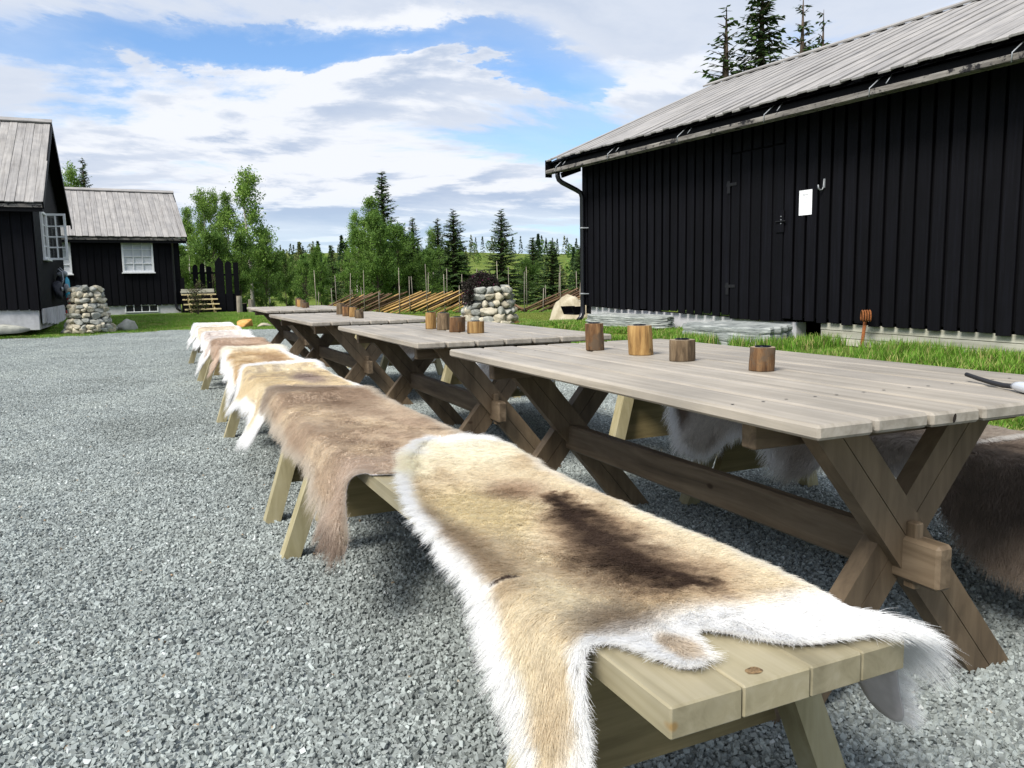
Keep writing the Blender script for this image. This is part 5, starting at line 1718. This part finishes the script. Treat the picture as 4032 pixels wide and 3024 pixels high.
blob('body', (-2.05, 22.9, 1.05), (0.26, 0.36, 0.62), 5, M_DKGREY, bk)
blob('front_panel', (-1.93, 22.86, 1.08), (0.12, 0.30, 0.62), 6, M_BLUE, bk)
blob('top_lid', (-2.04, 22.85, 1.38), (0.28, 0.34, 0.18), 7, M_LTGREY, bk)
blob('side_pocket', (-1.94, 22.70, 1.02), (0.13, 0.12, 0.26), 8, M_LTGREY, bk)
blob('side_bag', (-2.10, 22.3, 0.98), (0.22, 0.40, 0.50), 9, M_DKGREY, bk)
blob('mesh_pocket', (-1.99, 22.25, 1.02), (0.06, 0.18, 0.10), 12, M_LTGREY, bk)
tube('shoulder_strap', [(-2.08, 22.6, 1.5), (-1.99, 22.5, 1.42), (-1.97, 22.45, 1.25), (-2.02, 22.45, 1.1)], .02, M_LTGREY, bk, 6)
tube('grab_loop', [(-2.12, 22.85, 1.44), (-2.05, 22.82, 1.54), (-1.98, 22.80, 1.45)], .02, M_LTGREY, bk, 6)
tube('red_strap', [(-1.93, 22.80, 0.80), (-1.92, 22.80, 0.70), (-1.93, 22.82, 0.66)], .035, M_RED, bk, 8)
tube('red_buckle', [(-1.97, 22.72, 0.50), (-1.97, 22.72, 0.40)], .03, M_RED, bk, 8)
tube('hanging_strap', [(-1.94, 22.80, 0.70), (-1.96, 22.74, 0.60), (-1.97, 22.72, 0.38)], .014, M_IRON, bk, 6)

# ------------------------------------------------------------------ steps, black pickets, log palisade
st = thing('wooden_steps', 'pale new pine steps leading up beside the far black house', 'steps', AB(3.8, 27.2, 0.1))
for k in range(5):
    z = 0.17 + 0.152 * k; b = 26.7 + 0.20 * k
    x0, x1 = 3.24 + 0.0 * k, 4.32 - 0.012 * k
    beam('tread', AB(x0, b, z), AB(x1, b, z), .16, .040, M_STEPW, st, c=.005)
for xx in (3.42, 4.12):
    quad_prism('stringer', [AB(xx, 26.66, .08), AB(xx, 27.62, .75), AB(xx, 27.62, .60), AB(xx, 26.85, .06)], .04, M_STEPW, st, (NRv[0], NRv[1], 0))
quad_prism('riser_board', [AB(3.3, 27.66, 0.05), AB(4.26, 27.66, 0.05), AB(4.26, 27.66, 0.80), AB(3.3, 27.66, 0.80)], .02, M_BLACKP, st, (DFv[0], DFv[1], 0))
quad_prism('landing', [AB(3.26, 27.7, 0.84), AB(4.26, 27.7, 0.84), AB(4.26, 29.2, 0.92), AB(3.26, 29.2, 0.92)], .03, M_BASEW, st, (0, 0, 1))
quad_prism('landing_edge', [AB(3.26, 27.74, 0.78), AB(4.26, 27.74, 0.78), AB(4.26, 27.74, 0.96), AB(3.26, 27.74, 0.96)], .03, M_BASEW, st, (DFv[0], DFv[1], 0))

pk = thing('picket_screen', 'tall black picket screen with one pointed board beside the wooden steps', 'fence', AB(4.3, 27.9, 0.1))


def picket(x0, x1, b, z0, z1, style, rot=0.0):
    w = x1 - x0
    if style == 'point': top = [(x1, z1 - .20), ((x0 + x1) / 2 + .02, z1), (x0 + .02, z1 - .18)]
    elif style == 'round': top = [(x1, z1 - .06), (x1 - w * .25, z1), (x0 + w * .3, z1), (x0, z1 - .08)]
    else: top = [(x1, z1 - .01), (x0, z1)]
    pts = [AB(x0, b, z0), AB(x1, b, z0)] + [AB(x, b, z) for x, z in top]
    quad_prism('picket', pts, .028, M_BLACK, pk, (DFv[0], DFv[1], 0))


for (x0, x1, b, z0, z1, s_) in ((3.76, 3.92, 28.6, .85, 1.76, 'round'), (3.98, 4.14, 28.6, .85, 1.80, 'round'), (4.18, 4.34, 28.55, .85, 1.70, 'flat'), (4.28, 4.56, 27.5, .08, 1.98, 'point'), (4.60, 4.80, 27.5, .08, 1.83, 'round'), (4.86, 5.02, 27.5, .08, 1.80, 'flat'),
                                (3.28, 3.40, 27.9, .1, 1.32, 'flat')):
    picket(x0, x1, b, z0, z1, s_)
beam('rail', AB(3.72, 28.65, 1.48), AB(4.5, 28.65, 1.48), .05, .06, M_BLACKP, pk)
beam('rail', AB(4.3, 27.56, 1.40), AB(5.0, 27.56, 1.40), .05, .06, M_BLACKP, pk)
beam('rail', AB(4.3, 27.56, .55), AB(5.0, 27.56, .55), .05, .06, M_BLACKP, pk)
quad_prism('back_board', [AB(4.22, 27.75, .1), AB(5.0, 27.75, .1), AB(5.0, 27.75, .78), AB(4.22, 27.75, .78)], .02, M_BLACKP, pk, (DFv[0], DFv[1], 0))

for k, (x, b, z1, rad, mat, lab) in enumerate((
        (4.82, 26.6, .66, .085, M_POST, 'tallest grey log post beside the black picket screen'),
        (5.02, 26.8, .42, .075, M_BLACK, 'dark low log post between two pale topped posts'),
        (5.17, 26.6, .54, .080, M_POST, 'brown log post with a pale sawn top, right of the tallest post'),
        (5.32, 26.6, .30, .07, M_BLACK, 'short dark log post, left one of two by the farthest table'),
        (5.47, 26.6, .27, .07, M_BLACK, 'short dark log post, right one of two by the farthest table'),
        (5.62, 26.3, .26, .075, M_POST, 'short pale log post left of three behind the farthest table'),
        (5.78, 26.25, .24, .075, M_POST, 'short pale log post middle of three behind the farthest table'),
        (5.94, 26.2, .24, .075, M_POST, 'short pale log post right of three behind the farthest table'))):
    x_, y_, _ = AB(x, b)
    t = thing('log_post', lab, 'post', (x_, y_, 0.05), 'low log palisade beyond the yard')
    V, F = tube_geo([(0, 0, -.05), (0, 0, z1 * .5), (0.005, 0, z1)], [rad, rad * .98, rad * .97], 14)
    obj('log', mesh_from('log', V, F, False, [mat]), t, T(x_, y_, 0.05))
    V, F = tube_geo([(0, 0, z1 + .001), (0, 0, z1 + .006)], [rad * .97, rad * .93], 14)
    obj('sawn_top', mesh_from('sawn_top', V, F, False, [M_LOGTOP]), t, T(x_, y_, 0.05))


# ------------------------------------------------------------------ pole fence
def fence_line():
    pts = []
    for a, D in ((1255, 29.5), (1500, 28.6), (1750, 28.2), (1900, 27.6), (2070, 27.0), (2300, 26.4), (2420, 26.2)):
        th = YAW + math.atan((a - 2016) / 3161.0)
        pts.append(Vector((D * math.sin(th), D * math.cos(th), 0)))
    return pts


FL = fence_line()
seglen = [(FL[i + 1] - FL[i]).length for i in range(len(FL) - 1)]
FTOT = sum(seglen)


def fence_at(s):
    for i, l in enumerate(seglen):
        if s <= l or i == len(seglen) - 1:
            p = FL[i].lerp(FL[i + 1], s / l); d = (FL[i + 1] - FL[i]).normalized(); break
        s -= l
    p.z = float(ground_z(p.x, p.y)); return p, d


def make_fence():
    p0, _ = fence_at(FTOT / 2)
    t = thing('pole_fence', 'rustic fence of slanting split rails and thin upright poles beyond the lawn', 'fence', tuple(p0))
    r = random.Random(4)
    # rails
    def sdir(s):   # 1 rises to the right, -1 to the left
        f = s / FTOT
        return 1 if f < 0.50 else (-1 if f < 0.70 else 1)
    s = -1.2
    k = 0
    while s < FTOT:
        f = max(s, 0) / FTOT
        dr = sdir(max(s, 0))
        L_ = r.uniform(1.35, 1.8)
        h = L_ * math.sin(math.radians(25)) * r.uniform(.85, 1.05)
        run = L_ * 0.93
        a0 = max(0.02, min(FTOT - .02, s)); a1 = max(.02, min(FTOT - .02, s + run))
        if f > 0.5 and f < 0.7 and s + run > FTOT * 0.72: a1 = FTOT * 0.72
        if f < 0.5 and s + run > FTOT * .53: a1 = FTOT * .53
        h *= (a1 - a0) / run if run else 1
        h = min(h, .68)
        if a1 - a0 > 0.25:
            p, d = fence_at(a0); q, d2 = fence_at(a1)
            side = Vector((-d.y, d.x, 0)) * r.uniform(-.07, .07)
            zlo = 0.04 + r.uniform(0, .10)
            za, zb = (zlo, zlo + h) if dr > 0 else (zlo + h, zlo)
            rad = r.uniform(.020, .034)
            A, B = p + side + Vector((0, 0, za)), q + side + Vector((0, 0, zb))
            mat = M_RAILY if (0.18 < f < 0.47 and r.random() < .45) or r.random() < .08 else M_RAIL
            c = (A + B) / 2
            V, F = tube_geo([(-(B - A).length / 2, 0, 0), (0, r.uniform(-.02, .02), r.uniform(-.02, .02)), ((B - A).length / 2, 0, 0)], [rad, rad * .95, rad * .8], 7)
            obj('rail', mesh_from('rail', V, F, True, [mat]), t, frame_between(A, B))
        s += r.uniform(.085, .125) if dr > 0 else r.uniform(.10, .14)
        k += 1
    # upright poles in pairs
    s = 0.1
    while s < FTOT:
        for w in (-1, 1):
            p, d = fence_at(max(0, min(FTOT - .01, s + r.uniform(-.08, .08))))
            sd = Vector((-d.y, d.x, 0)) * w * .11
            h = r.uniform(1.15, 1.8) if r.random() < .55 else r.uniform(.8, 1.0)
            A = p + sd; B = p + sd * .6 + Vector((r.uniform(-.06, .06), r.uniform(-.03, .03), h))
            V, F = tube_geo([(-(B - A).length / 2, 0, 0), ((B - A).length / 2, 0, 0)], [.016, .010], 6)
            obj('pole', mesh_from('pole', V, F, True, [M_POST]), t, frame_between(A, B))
        s += r.uniform(.45, .75)


make_fence()
#@@PART4
# ------------------------------------------------------------------ vegetation
def quads_mesh(name, C_, A, B, cols, mat):
    """many little leaf quads: centres C_, half axes A and B"""
    n = len(C_)
    V = np.stack([C_ - A - B * .25, C_ + B * .8 - A * .1, C_ + A, C_ - B * .8 - A * .1], 1)
    F = np.arange(n * 4).reshape(n, 4)
    return mesh_from(name, V.reshape(-1, 3), F, False, [mat], colors=np.repeat(cols, 4, 0))


def unit(v): return v / (np.linalg.norm(v, axis=-1, keepdims=True) + 1e-9)


def spruce_meshes(h, rmax, seed, sparse=1.0, top_bare=0.0):
    r = np.random.default_rng(seed)
    C_, A, B, K = [], [], [], []
    twV, twF = [], []
    geo = [tube_geo([(0, 0, 0), (0, 0, h * .5), (0, 0, h * .8), (0, 0, h)], [h * .016 + .02, h * .011 + .012, h * .006 + .006, .004], 7)]
    z = h * 0.05
    while z < h * 0.985:
        f = z / h
        n = int(r.integers(5, 9)) if f < .9 else 4
        rr = rmax * (1 - f) ** 0.88 * r.uniform(.8, 1.12) + .05
        ph = r.uniform(0, 6.28)
        for k in range(n):
            a = ph + 2 * np.pi * k / n + r.normal(0, .25)
            zb = min(h * .985, z + r.uniform(-.5, .5) * h * .03)
            L_ = rr * r.choice((1.0, .9, .75, .5)) * r.uniform(.85, 1.12)
            if sparse < .7 and r.uniform() < .45: continue
            el0 = np.radians(-20 + 58 * f + r.normal(0, 11))
            m = max(4, int(L_ / .055))
            t = np.linspace(.12, 1, m)
            dirv = np.array([np.cos(a), np.sin(a), 0])
            droop = (0.20 * (1 - f)) * L_
            P = np.stack([dirv[0] * L_ * t, dirv[1] * L_ * t, zb + np.sin(el0) * L_ * t - droop * t ** 2 + droop * 1.1 * t ** 4], -1)
            geo.append(tube_geo([(0, 0, zb), tuple(P[m // 2]), tuple(P[-1])], [.012 + .006 * L_, .007, .002], 4, False))
            side = np.array([-np.sin(a), np.cos(a), 0])
            for sgn in (-1, 1, 0):
                tw = (0.10 + 0.26 * L_ * (1 - t) * np.minimum(1, t * 3.5)) * r.uniform(.65, 1.25, m)
                if sgn == 0: tw = tw * .6
                d = unit(dirv * .75 + side * sgn * .8 + np.array([0, 0, -.30 - .35 * (1 - f)]) + r.normal(0, .24, (m, 3)))
                wv = unit(np.cross(d, np.array([0, 0, 1.0]) + r.normal(0, .35, (m, 3))))
                keep = r.uniform(0, 1, m) < .93 * sparse
                C_.append((P + d * tw[:, None] * .5)[keep]); A.append((d * tw[:, None] * .6)[keep]); B.append((wv * (.022 + .13 * tw)[:, None])[keep])
                g = np.clip(r.normal(.5, .2, m), 0, 1)[:, None]
                c0, c1 = np.array(lin(40, 62, 38)), np.array(lin(96, 122, 64))
                tip = (t > .8)[:, None] * .35
                K.append((c0 + (c1 - c0) * np.clip(g * .75 + tip, 0, 1))[keep])
        z += h * r.uniform(.011, .019) * (1.0 + .5 * (1 - f)) + .008
    crown = quads_mesh('spruce_crown', np.concatenate(C_), np.concatenate(A), np.concatenate(B), np.concatenate(K), M_NEEDLE)
    V, F = join_geo(geo)
    V = np.array(V)
    F3 = []
    for q in F:
        F3 += [q[:3], [q[0], q[2], q[3]]] if len(q) == 4 else [[q[0], q[i], q[i + 1]] for i in range(1, len(q) - 1)]
    trunk = mesh_from('spruce_trunk', V, np.array(F3) if len(V) >= 2000 else F3, True, [M_BARK])
    return trunk, crown


def birch_meshes(h, rad, seed, leaves=5500, z0=.18, airy=0.0, cols=None, leaf=.055, stem_mat=None):
    r = np.random.default_rng(seed)
    geo = []
    path, x, y = [], 0.0, 0.0
    for k in range(9):
        f = k / 8
        path.append((x, y, h * f)); x += r.normal(0, .018 * h * .5); y += r.normal(0, .018 * h * .5)
    stem = tube_geo(path, [max(.008, (h * .014 + .012) * (1 - .9 * k / 8)) for k in range(9)], 7)
    P = np.array(path)
    C_, dirs = [], []
    nl = 46
    limb_pts = []
    for k in range(nl):
        f = z0 + (1 - z0) * (k + r.uniform()) / nl * .97
        base = np.array([np.interp(f, np.linspace(0, 1, 9), P[:, i]) for i in range(3)])
        prof = math.sin(math.pi * min(1, max(0.02, (f - z0 + .10) / (1.12 - z0))) ** .8) ** .8
        L_ = rad * prof * r.uniform(.55, 1.15) + .08
        a = r.uniform(0, 6.28); el = r.uniform(.35, .95) * (.7 + .5 * f)
        d = np.array([math.cos(a) * math.cos(el), math.sin(a) * math.cos(el), math.sin(el)])
        tip = base + d * L_ * 1.1 + np.array([0, 0, -.06 * L_])
        mid = base + d * L_ * .55 + np.array([0, 0, .05 * L_])
        geo.append(tube_geo([tuple(base), tuple(mid), tuple(tip)], [.008 + .012 * L_, .006 + .004 * L_, .002], 4, False))
        for q in range(7):
            t = r.uniform(.3, 1.0)
            p = base * (1 - t) ** 2 + 2 * mid * t * (1 - t) + tip * t * t
            dd = unit(d + r.normal(0, .7, 3)); l2 = L_ * r.uniform(.2, .5)
            geo.append(tube_geo([tuple(p), tuple(p + dd * l2)], [.005, .002], 3, False))
            limb_pts.append((p, dd * l2, f))
    # leaves hang along the twigs in uneven clumps
    wts = np.array([.3 + 2.2 * (vnoise(p[0] * 1.7 + seed, p[2] * 1.7 + p[1], seed)) ** 2 for p, d, f in limb_pts])
    wts *= np.array([1 - airy * f for _, _, f in limb_pts])
    wts /= wts.sum()
    ids = r.choice(len(limb_pts), leaves, p=wts)
    p0 = np.array([q[0] for q in limb_pts])[ids]; dv = np.array([q[1] for q in limb_pts])[ids]; ff = np.array([q[2] for q in limb_pts])[ids]
    C_ = p0 + dv * r.uniform(0, 1.15, (leaves, 1)) + r.normal(0, .045 + .012 * h, (leaves, 3))
    d = unit(r.normal(0, 1, (leaves, 3)) + np.array([0, 0, -.5])); w_ = unit(np.cross(d, r.normal(0, 1, (leaves, 3))))
    s_ = leaf * r.uniform(.6, 1.3, (leaves, 1))
    cols = cols or (lin(74, 104, 44), lin(124, 152, 68))
    g = np.clip(.45 + r.normal(0, .22, (leaves, 1)) + .5 * (vnoise(C_[:, 0] * 1.2 + seed, C_[:, 2] * 1.2 + C_[:, 1] * .7, seed + 2)[:, None] - .5), 0, 1)
    K = np.array(cols[0]) * (1 - g) + np.array(cols[1]) * g
    crown = quads_mesh('birch_crown', C_, d * s_, w_ * s_ * .75, K, M_LEAF)
    V, F = join_geo([stem] + geo)
    ns = len(stem[1])
    F3, mi = [], []
    for k, q in enumerate(F):
        tri = [q[:3], [q[0], q[2], q[3]]] if len(q) == 4 else [[q[0], q[i], q[i + 1]] for i in range(1, len(q) - 1)]
        F3 += tri; mi += [0 if k < ns else 1] * len(tri)
    trunk = mesh_from('birch_trunk', np.array(V), np.array(F3) if len(V) >= 2000 else F3, True, [stem_mat or M_BIRCHBARK, M_TWIG], mi)
    return trunk, crown


SPR = [spruce_meshes(7.0, 1.35, 31), spruce_meshes(7.0, 1.55, 32), spruce_meshes(7.0, 1.1, 33, .9), spruce_meshes(7.0, 1.45, 34, .52)]
GR = (lin(78, 112, 48), lin(140, 170, 78))
BIR = [birch_meshes(7.0, 1.35, 51, 13000, .14, .3, GR, .058), birch_meshes(7.0, 1.25, 52, 9500, .16, .5, GR, .055), birch_meshes(5.0, 1.6, 53, 20000, .02, .1, (lin(64, 96, 42), lin(118, 150, 66)), .055, M_TWIG), birch_meshes(4.0, 1.7, 54, 15000, .02, .0, (lin(68, 100, 44), lin(126, 158, 72)), .052, M_TWIG)]


def at_px(px, D):
    """ground point in the direction of photo column px at distance D"""
    th = YAW + math.atan((px - 2016) / 3161.0)
    return D * math.sin(th), D * math.cos(th)


def tree(kind, idx, px, D, height, label, group, widen=1.0, rz=None, z=None):
    x, y = at_px(px, D)
    zg = float(ground_z(x, y)) - .05 if z is None else z
    src = SPR[idx] if kind == 'spruce_tree' else BIR[idx]
    h0 = (7.0, 7.0, 7.0, 7.0)[idx] if kind == 'spruce_tree' else (7.0, 7.0, 5.0, 4.0)[idx]
    s = height / h0
    t = thing(kind, label, 'tree' if 'shrub' not in kind else 'shrub', (x, y, zg), group)
    rz = rnd.uniform(0, 6.28) if rz is None else rz
    M = T(x, y, zg) @ RZ(rz) @ Matrix.Diagonal((s * widen, s * widen, s, 1))
    obj('trunk', src[0], t, M); obj('crown', src[1], t, M)
    return t


GB, GS, GU = 'birches beyond the lawn', 'spruces beyond the pole fence', 'birch bushes along the wood edge'
tree('birch_tree', 1, 1010, 36, 5.9, 'tallest slender birch with an airy crown right of the black picket screen', GB, 1.05)
tree('birch_tree', 0, 925, 37, 4.9, 'yellow green birch left of the tallest birch', GB, .75)
tree('birch_tree', 1, 828, 38, 5.05, 'narrow birch behind the wooden steps, left of a pair', GB, .85)
tree('birch_tree', 1, 872, 39, 5.2, 'narrow birch behind the wooden steps, right of a pair', GB, .8)
tree('birch_tree', 0, 770, 40, 4.3, 'birch nearest the gable of the far black house', GB, .8)
tree('birch_tree', 1, 1075, 40, 3.7, 'small thin birch right of the tallest birch', GB, .8)
tree('birch_shrub', 2, 735, 36, 2.5, 'bushy green birch at the corner of the far black house', GU, 1.0)
tree('birch_shrub', 3, 860, 34, 3.0, 'broad green birch bush right behind the pickets', GU, .75)
tree('birch_shrub', 2, 960, 34, 3.1, 'dense birch bush at the foot of the tallest birch', GU, .7)
tree('birch_shrub', 3, 1060, 36, 2.7, 'rounded birch bush to the right of the tallest birch', GU, .7)
tree('birch_shrub', 2, 1140, 44, 2.9, 'pale birch bush before the far brown slope', GU, .7)
tree('birch_shrub', 3, 1215, 47, 2.5, 'low birch bush left of the small dark spruce', GU, .8)
tree('birch_shrub', 2, 1275, 42, 3.0, 'upright light green birch bush by the left end of the pole fence', GU, .6)
tree('birch_shrub', 2, 1425, 38, 3.5, 'birch bush left under the big spruce clump', GU, .85)
tree('birch_tree', 0, 1480, 38, 4.9, 'full birch standing against the tallest spruce', GB, 1.0)
tree('birch_tree', 1, 1420, 45, 5.0, 'pale airy birch left of the big spruce clump', GB, .8)
tree('birch_shrub', 2, 1500, 36, 4.0, 'dark birch bush in front of the big spruce clump', GU, .85)
tree('birch_shrub', 2, 1575, 38, 3.7, 'dark birch bush between the tall and the slim spruce', GU, .85)
tree('birch_shrub', 3, 1700, 37, 2.6, 'rounded grey green bush under the pair of spruces', GU, .9)
tree('birch_tree', 1, 1715, 46, 4.1, 'pale birch behind the slim spruce', GB, .9)
tree('birch_shrub', 3, 2085, 40, 2.1, 'low dark bush right of the wide spruce', GU, .8)
tree('spruce_tree', 0, 1528, 40, 6.6, 'tallest spruce in the middle of the tree line', GS, 1.47)
tree('spruce_tree', 2, 1642, 39, 4.35, 'slim spruce right of the tallest spruce', GS, 1.61)
tree('spruce_tree', 2, 1738, 42, 4.5, 'thin spruce on the left of the pair', GS, 1.68)
tree('spruce_tree', 1, 1800, 40, 4.75, 'open branched spruce on the right of the pair', GS, 1.75)
tree('spruce_tree', 1, 1985, 38, 4.5, 'wide brownish green spruce above the stone planter', GS, 1.68)
tree('spruce_tree', 0, 2105, 44, 3.6, 'bluish rounded spruce right of the wide one', GS, 2.10)
tree('spruce_tree', 1, 2180, 36, 2.95, 'short bushy spruce before the barn corner', GS, 2.17)
tree('spruce_tree', 1, 2290, 42, 3.0, 'spruce half hidden by the barn corner', GS, 1.68)
tree('spruce_tree', 2, 1325, 55, 3.8, 'small dark spruce far left of the tallest spruce', GS, 1.54)
tree('spruce_tree', 2, 1207, 60, 2.6, 'tiny dark spruce in the far clearing', GS, 1.68)
GT = 'spruce tops showing over the barn roof'
tree('spruce_tree', 3, 2845, 19.5, 7.0, 'spruce top over the barn roof, left of the tallest', GT, 1.55)
tree('spruce_tree', 0, 2978, 19.8, 7.75, 'tallest spruce top over the barn roof', GT, 1.35)
tree('spruce_tree', 3, 3132, 19.5, 7.1, 'sparse spruce top over the barn roof, right of the tallest', GT, 1.15, 1.0)
tree('spruce_tree', 3, 3210, 20.5, 7.0, 'small spruce top farthest right over the barn roof', GT, 1.0, 3.0)
GR2 = 'tree tops over the far house roof'
tree('spruce_tree', 2, 385, 40, 6.6, 'spruce top showing over the far house roof', GR2, 1.0)
tree('birch_tree', 1, 338, 41, 6.3, 'birch top showing over the far house roof', GR2, .7)

# sapling in front of the steps
x_, y_, _ = AB(3.45, 25.6)
sp_t = thing('sapling', 'thin leafy sapling planted in front of the wooden steps', 'sapling', (x_, y_, 0.1))
tr_, cr_ = birch_meshes(1.0, 0.26, 91, 420, .12, .2, (lin(62, 70, 38), lin(104, 112, 60)), .030, M_TWIG)
obj('trunk', tr_, sp_t, T(x_, y_, 0.08)); obj('crown', cr_, sp_t, T(x_, y_, 0.08))

# dark shrub in the stone planter
r_ = np.random.default_rng(77)
n = 5200
ang = r_.uniform(0, 6.28, n); el = np.arcsin(r_.uniform(0.0, 1, n)); rr = r_.uniform(.45, 1, n) ** .5
Cs = np.stack([np.cos(ang) * np.cos(el) * rr * .36 - .12, np.sin(ang) * np.cos(el) * rr * .34, np.sin(el) * rr * .32 * (.8 + .4 * r_.uniform(0, 1, n))], -1)
sp_ = r_.uniform(0, 1, n) < .22
Cs[sp_] = np.stack([-.42 - r_.uniform(0, .14, sp_.sum()), r_.normal(-.12, .12, sp_.sum()), r_.uniform(-.32, .14, sp_.sum())], -1)
d_ = unit(r_.normal(0, 1, (n, 3))); w_ = unit(np.cross(d_, r_.normal(0, 1, (n, 3))))
pur = r_.uniform(0, 1, (n, 1)) < .05
kc = np.where(pur, np.array(lin(118, 40, 88)), np.array(lin(50, 46, 40)) * r_.uniform(.5, 1.7, (n, 1)))
sh = thing('shrub', 'dark leaved shrub with purple flowers spilling over the stone planter', 'shrub', PLANTER)
obj('foliage', quads_mesh('foliage', Cs, d_ * .022, w_ * .016, kc, M_LEAF), sh, T(*PLANTER))
geo = [tube_geo([(0, 0, -.2), (math.cos(a) * .1, math.sin(a) * .1, .05), (math.cos(a) * .25, math.sin(a) * .25, .2)], [.012, .009, .004], 5) for a in np.linspace(0, 6.28, 9)[:-1]]
obj('stems', mesh_from('stems', *join_geo(geo), True, [M_BARK]), sh, T(*PLANTER))


# far wood: one mass
def far_forest():
    r = np.random.default_rng(5)
    Vs, Fs, Ks = [], [], []
    o = 0
    n = 0
    while n < 1500:
        px = r.uniform(-300, 4300); D = 62 * (330 / 62) ** r.uniform(0, 1)
        x, y = at_px(px, D)
        open_ = 1830 < px < 2330 and 55 < D < 230 and vnoise(x * .02, y * .02, 8) < .80
        if open_ and r.uniform() < .93: continue
        if 1100 < px < 1380 and D < 70 and r.uniform() < .5: continue
        z = float(ground_z(x, y))
        con = r.uniform() < .45
        h = r.uniform(2.0, 4.2) * (1.2 if con else .85) * (1 + D / 600)
        if px > 1830 and D < 60: continue
        w = h * (.16 if con else .30) * r.uniform(.8, 1.3)
        m = 420 if D < 110 else 160
        u = r.uniform(0, 1, m)
        if con:
            prof = (1 - u) ** .9; zz = h * (.06 + .94 * u)
        else:
            prof = np.sin(np.pi * np.clip(u * .9 + .08, 0, 1)) ** .6; zz = h * (.12 + .88 * u)
        a = r.uniform(0, 6.28, m); q = np.sqrt(r.uniform(.15, 1, m))
        c = np.stack([x + np.cos(a) * w * prof * q, y + np.sin(a) * w * prof * q, z + zz], -1)
        s = h * (.040 if con else .042) * r.uniform(.6, 1.2, (m, 1)) * (1 if m == 420 else 1.35)
        if con: d = unit(np.stack([np.cos(a), np.sin(a), -.35 + 0 * a], -1) + r.normal(0, .3, (m, 3)))
        else: d = unit(r.normal(0, 1, (m, 3)))
        wv = unit(np.cross(d, r.normal(0, 1, (m, 3))))
        A, B = d * s, wv * s * (.45 if con else .8)
        Vs.append(np.stack([c - A, c + B, c + A, c - B], 1).reshape(-1, 3))
        Fs.append(np.arange(m * 4).reshape(m, 4) + o); o += m * 4
        c0 = np.array(lin(46, 66, 40)) if con else np.array(lin(88, 116, 54))
        if r.uniform() < .2: c0 = np.array(lin(104, 112, 70))
        Ks.append(np.repeat(c0[None] * r.uniform(.6, 1.35, (m, 1)), 4, 0))
        n += 1
    me = mesh_from('forest', np.concatenate(Vs), np.concatenate(Fs), False, [M_FOREST], colors=np.concatenate(Ks))
    o_ = obj('forest', me); tag(o_, 'distant mixed wood of birch and spruce closing the view', 'forest', None, 'stuff')


far_forest()
